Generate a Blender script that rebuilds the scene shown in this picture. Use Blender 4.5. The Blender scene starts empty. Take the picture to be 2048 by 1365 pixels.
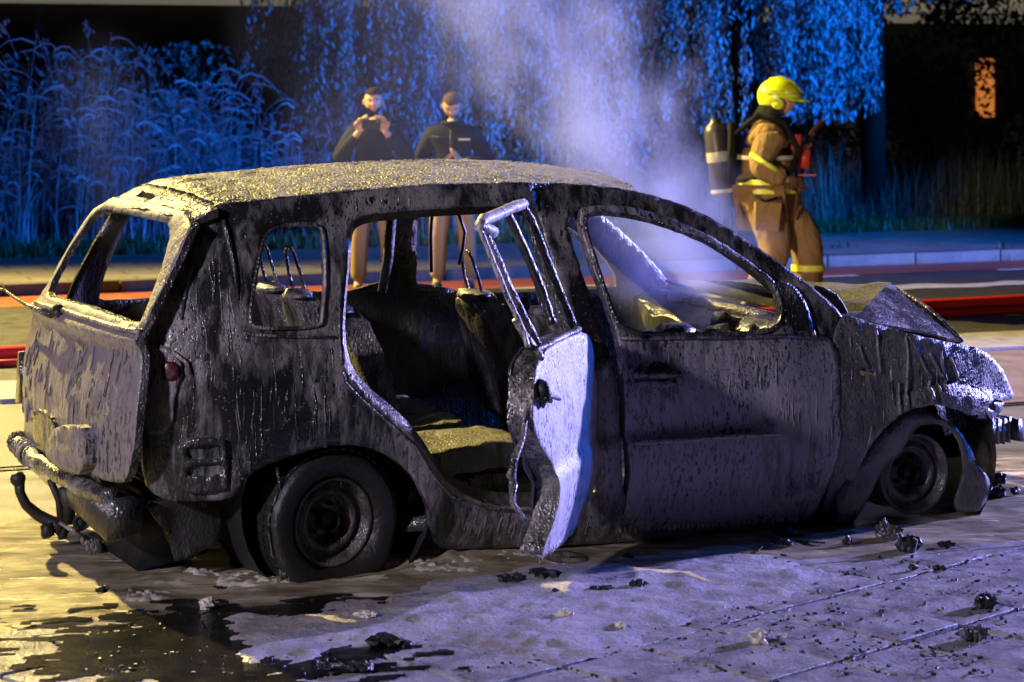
import bpy, bmesh, math, random
import numpy as np
from mathutils import Vector, Matrix, noise
from mathutils.geometry import delaunay_2d_cdt
random.seed(7)
rng = np.random.default_rng(11)
R = math.radians
S = bpy.context.scene
COL = S.collection

# ------------------------------------------------------------------ camera, sky, lights, exposure
FPX, CX, YH, HC = 4500.0, 1024.0, 139.0, 1.94       # focal length and horizon in photograph pixels, eye height
cd = bpy.data.cameras.new('camera'); cam = bpy.data.objects.new('camera', cd); COL.objects.link(cam)
cam.location = (0, 0, HC); cam.rotation_euler = (R(90), 0, 0)
cd.sensor_width = 36; cd.lens = FPX / 2048 * 36
cd.shift_y = -(682.5 - YH) / 2048
cd.dof.use_dof = True; cd.dof.focus_distance = 8.9; cd.dof.aperture_fstop = 4.5
cd.clip_start = 0.1; cd.clip_end = 400
S.camera = cam
w = bpy.data.worlds.new('World'); S.world = w; w.use_nodes = True
nt = w.node_tree; nt.nodes.clear()
sky = nt.nodes.new('ShaderNodeTexSky'); sky.sky_type = 'NISHITA'; sky.sun_disc = False
sky.sun_elevation = R(-4); sky.sun_rotation = R(-40)
bg = nt.nodes.new('ShaderNodeBackground'); bg.inputs[1].default_value = 0.15
wo = nt.nodes.new('ShaderNodeOutputWorld')
nt.links.new(sky.outputs[0], bg.inputs[0]); nt.links.new(bg.outputs[0], wo.inputs[0])
S.view_settings.view_transform = 'Standard'; S.view_settings.look = 'None'
S.view_settings.exposure = 0; S.view_settings.gamma = 1
S.render.engine = 'CYCLES'
S.cycles.use_denoising = True
S.cycles.max_bounces = 5; S.cycles.diffuse_bounces = 2; S.cycles.glossy_bounces = 3
S.cycles.volume_bounces = 0; S.cycles.volume_step_rate = 2.0; S.cycles.volume_max_steps = 64
S.cycles.sample_clamp_indirect = 3; S.cycles.sample_clamp_direct = 12

def lamp(name, loc, target, E, col, cone=None, blend=0.5, rad=0.15, glossy=1.0):
    """a lamp that gives irradiance E at target"""
    t = 'SPOT' if cone else 'POINT'
    ld = bpy.data.lights.new(name, t)
    d = Vector(target) - Vector(loc)
    ld.energy = E * 4 * math.pi * d.length_squared
    ld.color = col; ld.shadow_soft_size = rad
    if cone: ld.spot_size = R(cone); ld.spot_blend = blend
    ld.specular_factor = glossy
    o = bpy.data.objects.new(name, ld); COL.objects.link(o)
    o.location = loc; o.rotation_euler = d.to_track_quat('-Z', 'Y').to_euler()
    return o
# sodium street lamp across the road, left of the frame
lamp('street_lamp_light', (-8.9, 20.6, 8.4), (-0.5, 8.6, 0.3), 10.5, (1.0, 0.77, 0.23), cone=106, blend=0.65, rad=0.12)
# white-blue scene light of the fire engine beyond the right edge
lamp('engine_flood_light', (12.5, 16.8, 3.4), (1.0, 8.6, 0.2), 14.5, (0.46, 0.42, 1.0), cone=66, blend=0.5, rad=0.15)
lamp('sidewalk_fill_light', (13.5, 17.5, 3.0), (5.2, 21.2, -0.5), 5.0, (0.70, 0.46, 1.0), cone=30, blend=0.7, rad=0.2)  # added fill that turns the far sidewalk violet
# blue beacons on the engine roof
lamp('blue_beacon_light', (13.0, 18.5, 3.2), (-2.0, 25.6, 4.5), 8.5, (0.0, 0.20, 1.0), cone=62, blend=0.75, rad=0.12)
lamp('blue_beacon_light', (13.0, 15.5, 3.0), (1.0, 8.6, 0.6), 3.0, (0.0, 0.13, 1.0), cone=70, blend=0.5, rad=0.10)
# fill spots added on the camera side, left: car, bystanders, firefighter
lamp('fill_light', (-7.2, 1.2, 4.4), (-0.2, 8.7, -0.1), 2.2, (0.92, 0.80, 1.0), cone=46, blend=0.9, rad=0.35)

lamp('fill_light', (-5.5, 5.0, 2.4), (-0.85, 19.4, 1.35), 1.7, (1.0, 0.74, 0.62), cone=11, blend=0.6, rad=0.2)
lamp('fill_light', (-5.0, 4.6, 2.4), (2.0, 18.0, 1.2), 1.6, (1.0, 0.78, 0.50), cone=9, blend=0.7, rad=0.2)

# ------------------------------------------------------------------ helpers
def link(o, parent=None):
    COL.objects.link(o)
    if parent: o.parent = parent
    return o
def tag(o, label=None, cat=None, group=None, kind=None):
    if label: o['label'] = label
    if cat: o['category'] = cat
    if group: o['group'] = group
    if kind: o['kind'] = kind
    return o
def empty(name, loc=(0, 0, 0), rz=0.0):
    o = bpy.data.objects.new(name, None); o.location = loc; o.rotation_euler = (0, 0, rz); o.empty_display_size = .1
    return link(o)
def mesh_obj(name, V, Fc, mat, parent=None, smooth=True):
    me = bpy.data.meshes.new(name); me.from_pydata([tuple(v) for v in V], [], Fc); me.update()
    if smooth: me.polygons.foreach_set('use_smooth', [True] * len(me.polygons))
    if mat: me.materials.append(mat)
    return link(bpy.data.objects.new(name, me), parent)
def quads(name, A, mat, parent=None):
    """A: (n,k,3) polygons of k corners each"""
    A = np.asarray(A, dtype=np.float32); n, k = A.shape[:2]
    me = bpy.data.meshes.new(name)
    me.vertices.add(n * k); me.vertices.foreach_set('co', A.reshape(-1))
    me.loops.add(n * k); me.loops.foreach_set('vertex_index', np.arange(n * k, dtype=np.int32))
    me.polygons.add(n); me.polygons.foreach_set('loop_start', np.arange(0, n * k, k, dtype=np.int32))
    me.update(calc_edges=True); me.materials.append(mat)
    return link(bpy.data.objects.new(name, me), parent)
class MB:
    def __init__(s): s.v = []; s.f = []
    def add(s, V, Fc):
        b = len(s.v); s.v += [tuple(v) for v in V]; s.f += [tuple(i + b for i in f) for f in Fc]; return s
    def box(s, c, d, rot=None, jit=0):
        V = []
        for dx in (-.5, .5):
            for dy in (-.5, .5):
                for dz in (-.5, .5):
                    p = Vector((dx * d[0], dy * d[1], dz * d[2]))
                    if jit: p += Vector((random.uniform(-jit, jit) for _ in range(3)))
                    if rot: p = rot @ p
                    V.append(p + Vector(c))
        return s.add(V, [(0, 1, 3, 2), (4, 6, 7, 5), (0, 4, 5, 1), (2, 3, 7, 6), (0, 2, 6, 4), (1, 5, 7, 3)])
    def tube(s, pts, r, n=10, closed=False):
        pts = [Vector(p) for p in pts]; m = len(pts)
        if not hasattr(r, '__len__'): r = [r] * m
        V = []; up = Vector((0.13, 0.21, 0.97)).normalized()
        for i, p in enumerate(pts):
            a = pts[(i - 1) % m] if (closed or i > 0) else p
            b = pts[(i + 1) % m] if (closed or i < m - 1) else p
            t = (b - a); t = t.normalized() if t.length > 1e-9 else Vector((0, 0, 1))
            u = up.cross(t)
            if u.length < .05: u = Vector((1, 0, 0)).cross(t)
            u.normalize(); v = t.cross(u)
            if i and not closed:
                # keep the frame from flipping
                if u.dot(pu) < 0: u = -u; v = -v
            pu = u
            for k in range(n):
                an = 2 * math.pi * k / n
                V.append(p + (u * math.cos(an) + v * math.sin(an)) * r[i])
        Fc = []
        for i in range(m if closed else m - 1):
            j = (i + 1) % m
            for k in range(n):
                Fc.append((i * n + k, i * n + (k + 1) % n, j * n + (k + 1) % n, j * n + k))
        if not closed:
            Fc.append(tuple(range(n))[::-1]); Fc.append(tuple((m - 1) * n + k for k in range(n)))
        return s.add(V, Fc)
    def lathe(s, prof, c=(0, 0, 0), axis='y', n=32):
        """prof: (radius, height) pairs revolved about the axis through c"""
        V = []
        for r, h in prof:
            for k in range(n):
                a = 2 * math.pi * k / n; x, z = r * math.cos(a), r * math.sin(a)
                if axis == 'y': V.append((c[0] + x, c[1] + h, c[2] + z))
                elif axis == 'z': V.append((c[0] + x, c[1] + z, c[2] + h))
                else: V.append((c[0] + h, c[1] + x, c[2] + z))
        Fc = [(i * n + k, i * n + (k + 1) % n, (i + 1) * n + (k + 1) % n, (i + 1) * n + k) for i in range(len(prof) - 1) for k in range(n)]
        return s.add(V, Fc)
    def blob(s, c, r, amp=.25, sub=2, freq=2.0, seed=0, flat=1.0):
        bm = bmesh.new(); bmesh.ops.create_icosphere(bm, subdivisions=sub, radius=1)
        V = []
        for v in bm.verts:
            k = 1 + amp * noise.noise(v.co * freq + Vector((seed * 3.1, seed * 1.7, seed)))
            p = v.co * k
            V.append((c[0] + p.x * r[0], c[1] + p.y * r[1], c[2] + p.z * r[2] * (flat if p.z < 0 else 1)))
        Fc = [tuple(v.index for v in f.verts) for f in bm.faces]; bm.free()
        return s.add(V, Fc)
    def build(s, name, mat, parent=None, smooth=True): return mesh_obj(name, s.v, s.f, mat, parent, smooth)

def fbm(p, oct=3):
    a = 1; t = 0; p = Vector(p)
    for _ in range(oct): t += a * noise.noise(p); p = p * 2.03; a *= .5
    return t
def chaikin(P, it=1, closed=True):
    for _ in range(it):
        Q = []; n = len(P)
        for i in range(n):
            a = P[i]; b = P[(i + 1) % n]
            Q += [(a[0] * .75 + b[0] * .25, a[1] * .75 + b[1] * .25), (a[0] * .25 + b[0] * .75, a[1] * .25 + b[1] * .75)]
        P = Q
    return P
def densify(P, d):
    Q = []
    for i in range(len(P)):
        a = P[i]; b = P[(i + 1) % len(P)]; L = math.hypot(b[0] - a[0], b[1] - a[1]); n = max(1, int(L / d + .5))
        Q += [(a[0] + (b[0] - a[0]) * k / n, a[1] + (b[1] - a[1]) * k / n) for k in range(n)]
    return Q
def inside(P, X, Y):
    r = np.zeros(X.shape, bool); n = len(P)
    for i in range(n):
        x1, y1 = P[i]; x2, y2 = P[(i + 1) % n]
        if y1 == y2: continue
        c = ((y1 > Y) != (y2 > Y)) & (X < (x2 - x1) * (Y - y1) / (y2 - y1) + x1)
        r ^= c
    return r
def panel(name, outline, holes, mapf, thick, mat, parent=None, res=.03, smooth=1, ragged=0.0, mat2=None):
    """a sheet cut to a traced outline with openings, on the curved surface mapf(u, v, depth), with real thickness"""
    loops = [densify(chaikin(p, smooth), res * .8) for p in [outline] + list(holes)]
    if ragged:
        loops = [[(u + ragged * noise.noise((u * 37, v * 37, 1.3)), v + ragged * noise.noise((u * 37, v * 37, 7.7))) for u, v in L] for L in loops]
    allp = []; edges = []
    for L in loops:
        b = len(allp); n = len(L); allp += L; edges += [(b + i, b + (i + 1) % n) for i in range(n)]
    O = np.array(allp)
    if (np.ptp(O,0) > 6).any(): print('BAD PANEL', name, O.min(0), O.max(0)); return empty(name)
    gx, gy = np.meshgrid(np.arange(O[:, 0].min(), O[:, 0].max(), res), np.arange(O[:, 1].min(), O[:, 1].max(), res))
    gx[1::2] += res * .5
    gx, gy = gx.ravel(), gy.ravel()
    m = inside(loops[0], gx, gy)
    for L in loops[1:]: m &= ~inside(L, gx, gy)
    gx, gy = gx[m], gy[m]
    G = np.stack([gx, gy], 1)
    keep = np.ones(len(G), bool)
    for i in range(0, len(G), 400):
        d = np.hypot(G[i:i + 400, None, 0] - O[None, :, 0], G[i:i + 400, None, 1] - O[None, :, 1]).min(1)
        keep[i:i + 400] = d > res * .55
    G = G[keep]
    pts = [Vector(p) for p in allp] + [Vector((a, b)) for a, b in G]
    vo, eo, fo, _, _, _ = delaunay_2d_cdt(pts, edges, [], 0, 1e-6)
    C = np.array([[(vo[f[0]][k] + vo[f[1]][k] + vo[f[2]][k]) / 3 for k in (0, 1)] for f in fo])
    m = inside(loops[0], C[:, 0], C[:, 1])
    for L in loops[1:]: m &= ~inside(L, C[:, 0], C[:, 1])
    T = [tuple(f) for f, k in zip(fo, m) if k]
    n = len(vo)
    V = [mapf(p[0], p[1], 0.0) for p in vo] + [mapf(p[0], p[1], thick) for p in vo]
    Fc = list(T) + [(c + n, b + n, a + n) for a, b, c in T]
    cnt = {}
    for f in T:
        for a, b in ((f[0], f[1]), (f[1], f[2]), (f[2], f[0])):
            cnt[(a, b)] = cnt.get((a, b), 0) + 1
    for (a, b) in list(cnt):
        if (b, a) not in cnt: Fc.append((b, a, a + n, b + n))
    me = bpy.data.meshes.new(name); me.from_pydata(V, [], Fc)
    if mat: me.materials.append(mat)
    if mat2: me.materials.append(mat2); me.polygons.foreach_set('material_index', [0] * len(T) + [1] * (len(Fc) - len(T)))
    me.polygons.foreach_set('use_smooth', [True] * (2 * len(T)) + [False] * (len(Fc) - 2 * len(T)))
    bm = bmesh.new(); bm.from_mesh(me); bmesh.ops.delete(bm, geom=[v for v in bm.verts if not v.link_faces], context='VERTS')
    bm.to_mesh(me); bm.free(); me.update()
    return link(bpy.data.objects.new(name, me), parent)

def beads(ob, n, r0, r1, mat, name='beads', filt=None, squash=.6):
    me = ob.data; co = np.empty(len(me.vertices) * 3); me.vertices.foreach_get('co', co); co = co.reshape(-1, 3)
    P = []; A = []; Nn = []
    for p in me.polygons:
        if len(p.vertices) not in (3, 4): continue
        c = p.center
        if filt and not filt(c, p.normal): continue
        P.append([p.vertices[0], p.vertices[1], p.vertices[2]]); A.append(p.area); Nn.append(p.normal[:])
    if not P: return
    P = np.array(P); A = np.array(A); A /= A.sum(); Nn = np.array(Nn); k = rng.choice(len(P), n, p=A)
    u = rng.random((n, 2)); fl = u.sum(1) > 1; u[fl] = 1 - u[fl]
    t = P[k]; C = co[t[:, 0]] + (co[t[:, 1]] - co[t[:, 0]]) * u[:, :1] + (co[t[:, 2]] - co[t[:, 0]]) * u[:, 1:]
    r = r0 + (r1 - r0) * rng.random(n) ** 2.5; nn = Nn[k]
    base = np.array([(1, 0, 0), (0, 1, 0), (-1, 0, 0), (0, -1, 0), (0, 0, 1), (.7, .7, .55), (-.7, .7, .55), (-.7, -.7, .55), (.7, -.7, .55)])
    F0 = [(0, 5, 8), (0, 5, 1), (1, 5, 6), (1, 6, 2), (2, 6, 7), (2, 7, 3), (3, 7, 8), (3, 8, 0), (5, 4, 8), (5, 6, 4), (6, 7, 4), (7, 8, 4)]
    V = []
    ref = np.where(np.abs(nn[:, 2:3]) < .9, np.array([[0, 0, 1.0]]), np.array([[1.0, 0, 0]]))
    ax = np.cross(nn, ref); ax /= np.linalg.norm(ax, axis=1)[:, None]; ay = np.cross(nn, ax)
    V = C[:, None, :] + r[:, None, None] * (base[None, :, 0:1] * ax[:, None, :] + base[None, :, 1:2] * ay[:, None, :] * rng.uniform(.8, 1.5, (n, 1, 1)) + base[None, :, 2:3] * nn[:, None, :] * squash)
    V = V.reshape(-1, 3); F = (np.array(F0)[None] + (np.arange(n) * 9)[:, None, None]).reshape(-1, 3)
    o = mesh_obj(name, V.tolist(), F.tolist(), mat, ob.parent if ob.parent and ob.parent.parent is None and ob.parent.type == 'EMPTY' else ob)
    o['kind'] = 'stuff'; return o

# ------------------------------------------------------------------ materials
def newmat(name):
    m = bpy.data.materials.new(name); m.use_nodes = True; nt = m.node_tree; nt.nodes.clear()
    o = nt.nodes.new('ShaderNodeOutputMaterial'); b = nt.nodes.new('ShaderNodeBsdfPrincipled')
    nt.links.new(b.outputs[0], o.inputs[0]); return m, nt, b
def N(nt, t, **k):
    n = nt.nodes.new(t)
    for a, v in k.items():
        if a.startswith('i_'): n.inputs[a[2:].replace('_', ' ')].default_value = v
        else: setattr(n, a, v)
    return n
def ramp(nt, src, a, b, c0=(0, 0, 0, 1), c1=(1, 1, 1, 1)):
    r = nt.nodes.new('ShaderNodeValToRGB'); r.color_ramp.elements[0].position = a; r.color_ramp.elements[1].position = b
    r.color_ramp.elements[0].color = c0; r.color_ramp.elements[1].color = c1
    nt.links.new(src, r.inputs[0]); return r.outputs[0]
def coords(nt, scale, loc=(0, 0, 0), rot=(0, 0, 0)):
    t = nt.nodes.new('ShaderNodeTexCoord'); m = nt.nodes.new('ShaderNodeMapping')
    m.inputs['Scale'].default_value = scale; m.inputs['Location'].default_value = loc; m.inputs['Rotation'].default_value = rot
    nt.links.new(t.outputs['Object'], m.inputs[0]); return m.outputs[0]
def mixc(nt, f, a, b):
    n = nt.nodes.new('ShaderNodeMix'); n.data_type = 'RGBA'
    for s, v in ((0, f), (6, a), (7, b)):
        if hasattr(v, 'links'): nt.links.new(v, n.inputs[s])
        elif s: n.inputs[s].default_value = tuple(v) + ((1,) if len(v) == 3 else ())
        else: n.inputs[s].default_value = v
    return n.outputs[2]
def mth(nt, op, a, b=0.0, c=None, clamp=False):
    n = nt.nodes.new('ShaderNodeMath'); n.operation = op; n.use_clamp = clamp
    for i, v in enumerate((a, b) if c is None else (a, b, c)):
        if hasattr(v, 'links'): nt.links.new(v, n.inputs[i])
        else: n.inputs[i].default_value = v
    return n.outputs[0]
def noisetex(nt, vec, scale=1, detail=5, rough=.6, dist=0):
    n = nt.nodes.new('ShaderNodeTexNoise'); n.inputs['Scale'].default_value = scale; n.inputs['Detail'].default_value = detail
    n.inputs['Roughness'].default_value = rough; n.inputs['Distortion'].default_value = dist
    nt.links.new(vec, n.inputs['Vector']); return n.outputs[0]
def bump(nt, h, strength, dist, prev=None):
    n = nt.nodes.new('ShaderNodeBump'); n.inputs['Strength'].default_value = strength; n.inputs['Distance'].default_value = dist
    nt.links.new(h, n.inputs['Height'])
    if prev: nt.links.new(prev, n.inputs['Normal'])
    return n.outputs[0]
def simple(name, col, rough=.5, metal=0.0, emit=None, es=1.0, var=.25, sc=30, bmp=.2):
    m, nt, b = newmat(name); v = coords(nt, (sc, sc, sc)); n = noisetex(nt, v)
    lo = tuple(c * (1 - var) for c in col); hi = tuple(min(1, c * (1 + var)) for c in col)
    nt.links.new(mixc(nt, n, lo, hi), b.inputs['Base Color'])
    b.inputs['Roughness'].default_value = rough; b.inputs['Metallic'].default_value = metal
    if 'hair' in name or 'leaf' in name or 'bark' in name: b.inputs['Specular IOR Level'].default_value = .1
    if bmp: nt.links.new(bump(nt, n, bmp, .01), b.inputs['Normal'])
    if emit: b.inputs['Emission Color'].default_value = emit + (1,); b.inputs['Emission Strength'].default_value = es
    return m
def foamed(name, cov=.5, foam=(.34, .31, .32), soot=(.012, .012, .013), streak=(9, 9, 1.6), rough=.28, drops=1.0, soft=.08, spots=.5, lump=.6):
    """burnt steel with a film of extinguishing foam running down it: soot, streaky film, wet beads"""
    m, nt, b = newmat(name)
    n1 = noisetex(nt, coords(nt, streak), 1, 6, .62, .3)
    n2 = noisetex(nt, coords(nt, (26, 26, 7), (3, 1, 2)), 1, 4, .6)
    n3 = noisetex(nt, coords(nt, (1.7, 1.7, 1.3), (9, 4, 2)), 1, 2, .5)
    mask = mth(nt, 'ADD', mth(nt, 'MULTIPLY', n1, .50), mth(nt, 'ADD', mth(nt, 'MULTIPLY', n2, .20), mth(nt, 'MULTIPLY', n3, .55)))
    th = .79 - .33 * cov
    f = ramp(nt, mask, max(0, th - soft), min(1, th + soft))
    vor = nt.nodes.new('ShaderNodeTexVoronoi'); vor.inputs['Scale'].default_value = 1
    nt.links.new(coords(nt, (75, 75, 28)), vor.inputs['Vector'])
    sp = ramp(nt, vor.outputs['Distance'], .18, .30)
    n4 = noisetex(nt, coords(nt, (14, 14, 9), (1, 7, 3)), 1, 3, .6)
    spm = mth(nt, 'MAXIMUM', sp, ramp(nt, n4, .42 + .2 * (1 - spots), .5 + .2 * (1 - spots), (1, 1, 1, 1), (0, 0, 0, 1)) if False else ramp(nt, n4, .38 + .2 * spots, .48 + .2 * spots, (0, 0, 0, 1), (1, 1, 1, 1)))
    f2 = mth(nt, 'MULTIPLY', f, spm)
    dn_ = noisetex(nt, coords(nt, (62, 62, 20), (5, 2, 8)), 1, 3, .55)
    zn_ = ramp(nt, noisetex(nt, coords(nt, (3.2, 3.2, 2.2), (4, 9, 1)), 1, 3, .6), .44, .60)
    f2 = mth(nt, 'MULTIPLY', mth(nt, 'MAXIMUM', f2, mth(nt, 'MULTIPLY', f, zn_)), 1.0)
    f2 = mth(nt, 'MULTIPLY', f2, mth(nt, 'MAXIMUM', mth(nt, 'MULTIPLY', zn_, .85), ramp(nt, dn_, .30 + .12 * spots, .36 + .12 * spots)))
    fcol = mixc(nt, n2, tuple(c * .62 for c in foam), tuple(min(1, c * 1.25) for c in foam))
    scol = mixc(nt, n4, soot, tuple(c * 3.2 for c in soot))
    nt.links.new(mixc(nt, f2, scol, fcol), b.inputs['Base Color'])
    nt.links.new(mth(nt, 'ADD', mth(nt, 'MULTIPLY', f2, .22), mth(nt, 'ADD', mth(nt, 'MULTIPLY', n2, .25), rough - .08)), b.inputs['Roughness'])
    b.inputs['Coat Weight'].default_value = .35; b.inputs['Coat Roughness'].default_value = .12
    v2 = nt.nodes.new('ShaderNodeTexVoronoi'); v2.feature = 'SMOOTH_F1'; v2.inputs['Scale'].default_value = 1
    nt.links.new(coords(nt, (120, 120, 70)), v2.inputs['Vector'])
    b1 = bump(nt, v2.outputs['Distance'], .55 * drops, .006)
    b2 = bump(nt, n2, .6 * lump, .02, b1)
    b3 = bump(nt, f2, .5, .004, b2)
    nt.links.new(b3, b.inputs['Normal'])
    nt.links.new(b3, b.inputs['Coat Normal'])
    return m
M = {}
M['roof'] = foamed('foam_beaded_roof', .74, (.28, .27, .25), streak=(7, 7, 7), rough=.16, drops=2.2, spots=.2, lump=1.2)
M['tail'] = foamed('foam_streaked_tailgate', .95, (.19, .17, .185), streak=(24, 24, 3.2), rough=.4, spots=.75, drops=.7)
M['quarter'] = foamed('scorched_quarter', .55, (.21, .20, .205), soot=(.006, .006, .007), streak=(11, 11, 2.6), rough=.30, soft=.06, lump=.12, spots=.45, drops=.45)
M['door'] = foamed('foam_streaked_door', .78, (.28, .26, .28), soot=(.007, .007, .008), streak=(22, 22, 2.2), rough=.34, soft=.08, spots=.6, lump=.15, drops=.5)
M['fender'] = foamed('dull_burnt_fender', .66, (.15, .14, .145), streak=(6, 6, 2.5), rough=.36, soft=.2, spots=.5, drops=.9, lump=.15)
M['frontend'] = foamed('foam_front_corner', .62, (.24, .22, .24), streak=(26, 26, 4), rough=.3, drops=1.6)
M['open'] = foamed('foam_white_open_door', .72, (.36, .34, .36), streak=(26, 26, 2.6), rough=.34, spots=.72, drops=.8, lump=.3)
M['frame'] = foamed('charred_frame', .42, (.20, .19, .20), streak=(10, 10, 6), rough=.22, drops=1.8)
M['soot'] = foamed('wet_soot', .18, (.14, .13, .13), streak=(6, 6, 4), rough=.3)
M['sill'] = foamed('streaked_sill', .62, (.17, .16, .15), streak=(16, 16, 2.2), rough=.3)
M['liner'] = foamed('melted_liner', .42, (.10, .09, .085), streak=(4, 4, 2), rough=.3, soft=.2)
M['hood'] = foamed('blistered_hood', .72, (.11, .105, .095), streak=(8, 8, 8), rough=.4, soft=.15, drops=1.0)
M['black'] = simple('char_black', (.010, .010, .011), .55, bmp=.6, sc=18)
M['rubber'] = simple('burnt_rubber', (.014, .014, .014), .45, bmp=.8, sc=25)
M['wetmetal'] = foamed('wet_metal', .5, (.30, .28, .26), streak=(12, 12, 4), rough=.2, drops=1.6)
M['bead'] = simple('wet_bead', (.42, .41, .38), .12, bmp=0, var=.5, sc=60)
M['beaddark'] = simple('dark_bead', (.10, .10, .10), .10, bmp=0, var=.6, sc=60)
M['foamwhite'] = simple('foam_residue', (.50, .46, .40), .35, bmp=.7, sc=22, var=.35)
M['rim'] = foamed('burnt_rim', .34, (.20, .17, .16), streak=(14, 14, 5), rough=.4, soft=.12)

# ------------------------------------------------------------------ the burnt car: frame of reference (x forward, y away from the camera, z up)
CTH = R(23.4); CO = (-0.68, 8.5)
_c, _s = math.cos(CTH), math.sin(CTH)
def ray_y(px, py, yc):
    a = (px - CX) / FPX; b = (py - YH) / FPX
    Y = (yc - CO[0] * _s + CO[1] * _c) / (_c - a * _s); X = a * Y
    return (X - CO[0]) * _c + (Y - CO[1]) * _s, HC - b * Y
def ray_x(px, py, xc):
    a = (px - CX) / FPX; b = (py - YH) / FPX
    Y = (xc + CO[0] * _c + CO[1] * _s) / (a * _c + _s); X = a * Y
    return -(X - CO[0]) * _s + (Y - CO[1]) * _c, HC - b * Y
def sst(a, b, x): t = min(1, max(0, (x - a) / (b - a))); return t * t * (3 - 2 * t)
W = 1.74
RIDGE = [(1.24, .449), (2.2, .487)]
def belt(x): return .950 - .05 * x
def side(x, z):
    zb = belt(x); y = .015
    if z > zb: y += .36 * (z - zb)
    y += .05 * max(0, (z - .62) / .35) ** 2 * (1 if z < zb else (max(0, (zb - .62)) / max(.01, z - .62)) ** 2)
    y += .07 * max(0, (.42 - z) / .3) ** 2
    zr = .449 + (x - 1.24) * .04
    if .95 < x < 2.4: y += .020 * sst(zr - .012, zr + .022, z) * sst(2.35, 1.9, x) if x > 1.9 else .020 * sst(zr - .012, zr + .022, z)
    if x < -.25: y += .085 * ((-.25 - x) / .35) ** 2
    if x > 2.6: y += .30 * ((x - 2.6) / .85) ** 2 + .5 * max(0, x - 3.2) ** 2
    # the flared lip over the front wheel
    if x > 2.45:
        zl = .585 - .35 * max(0, x - 2.75) ** 1.4 - .30 * max(0, 2.72 - x) ** 1.3
        y -= .045 * sst(zl + .012, zl - .02, z) * sst(2.45, 2.65, x)
    # rear arch flare
    d = math.hypot(x - .02, z - .22)
    if x < .8: y -= .02 * sst(.50, .42, d)
    return y
def sp(px, py):
    y = .03
    for _ in range(8): x, z = ray_y(px, py, y); y = side(x, z)
    return x, z
def SP(P): return [sp(*p) for p in P]
def side_map(amp=.006, off=0.0, flip=False, fr=9):
    def f(x, z, d):
        y = side(x, z) + off + d
        if d == 0: y += amp * fbm((x * fr, z * fr * .7, 2.1), 3)
        return (x, W - y if flip else y, z)
    return f
def tgx(y, z):
    e = abs(y - W / 2) / (W / 2)
    x = -.82 + .085 * min(e, 1.3) ** 2.4 - .055 * (y - W / 2)
    if z > .95: x += (z - .95) * .57 + .04 * max(0, (z - 1.3) / .1) ** 2 * .2
    else: x -= .055 * sst(.95, .6, z) - .05 * sst(.42, .34, z)
    if .90 < z < .95: x -= .02 * sst(.9, .93, z)
    return x
def tp(px, py):
    pv = None; best = None
    for i in range(111):
        y = -.3 + i * .02; x, z = ray_y(px, py, y); f = x - tgx(y, z)
        if best is None or f > best[0]: best = (f, y, z)
        if pv is not None and pv < 0 <= f:
            y -= .02 * f / (f - pv); x, z = ray_y(px, py, y); return y, z
        pv = f
    return best[1], best[2]
def TP(P): return [tp(*p) for p in P]

car = empty('burnt_car', (CO[0], CO[1], 0), CTH)
tag(car, 'burnt-out estate car covered in soot and foam with its rear door hanging open', 'car')

top_line = [(440, 409), (540, 398), (700, 382), (860, 370), (1000, 366), (1100, 366), (1200, 373), (1293, 386), (1390, 418), (1487, 474), (1583, 542), (1648, 594), (1682, 625)]
side_out = [(400, 432), (418, 416)] + top_line + [(1690, 658), (1668, 688), (1674, 860), (1660, 940), (1628, 1030), (1620, 1058), (1430, 1073), (1240, 1086), (1060, 1095), (905, 1100), (872, 1094),
    (862, 1060), (856, 1012), (833, 960), (785, 915), (720, 889), (640, 894), (548, 924), (492, 953), (471, 990), (455, 1000), (400, 1003), (340, 1003), (300, 985), (286, 940), (283, 860), (281, 740), (288, 655), (330, 562), (372, 480)]
q_win = [(506, 657), (498, 640), (503, 600), (515, 530), (527, 477), (540, 460), (564, 451), (600, 448), (636, 449), (648, 465), (651, 560), (645, 640), (640, 652), (600, 657)]
r_open = [(700, 480), (704, 448), (722, 435), (760, 427), (870, 418), (1000, 412), (1066, 411), (1078, 430), (1100, 510), (1130, 600), (1155, 680), (1175, 770), (1190, 900), (1190, 1008), (1060, 1016), (985, 1012), (930, 990), (880, 950), (850, 895), (795, 835), (738, 790), (702, 752), (687, 700), (684, 650), (692, 560)]
f_open = [(1133, 445), (1142, 430), (1160, 421), (1250, 419), (1320, 433), (1400, 465), (1470, 506), (1535, 555), (1585, 600), (1640, 662), (1655, 700), (1655, 900), (1605, 1000), (1260, 1016), (1240, 960), (1240, 800), (1214, 690), (1176, 580), (1145, 490)]
bside = panel('body_side', SP(side_out), [SP(q_win), SP(r_open), SP(f_open)], side_map(.003), .035, M['quarter'], car, res=.022, ragged=.004, mat2=M['frame'])
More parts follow.
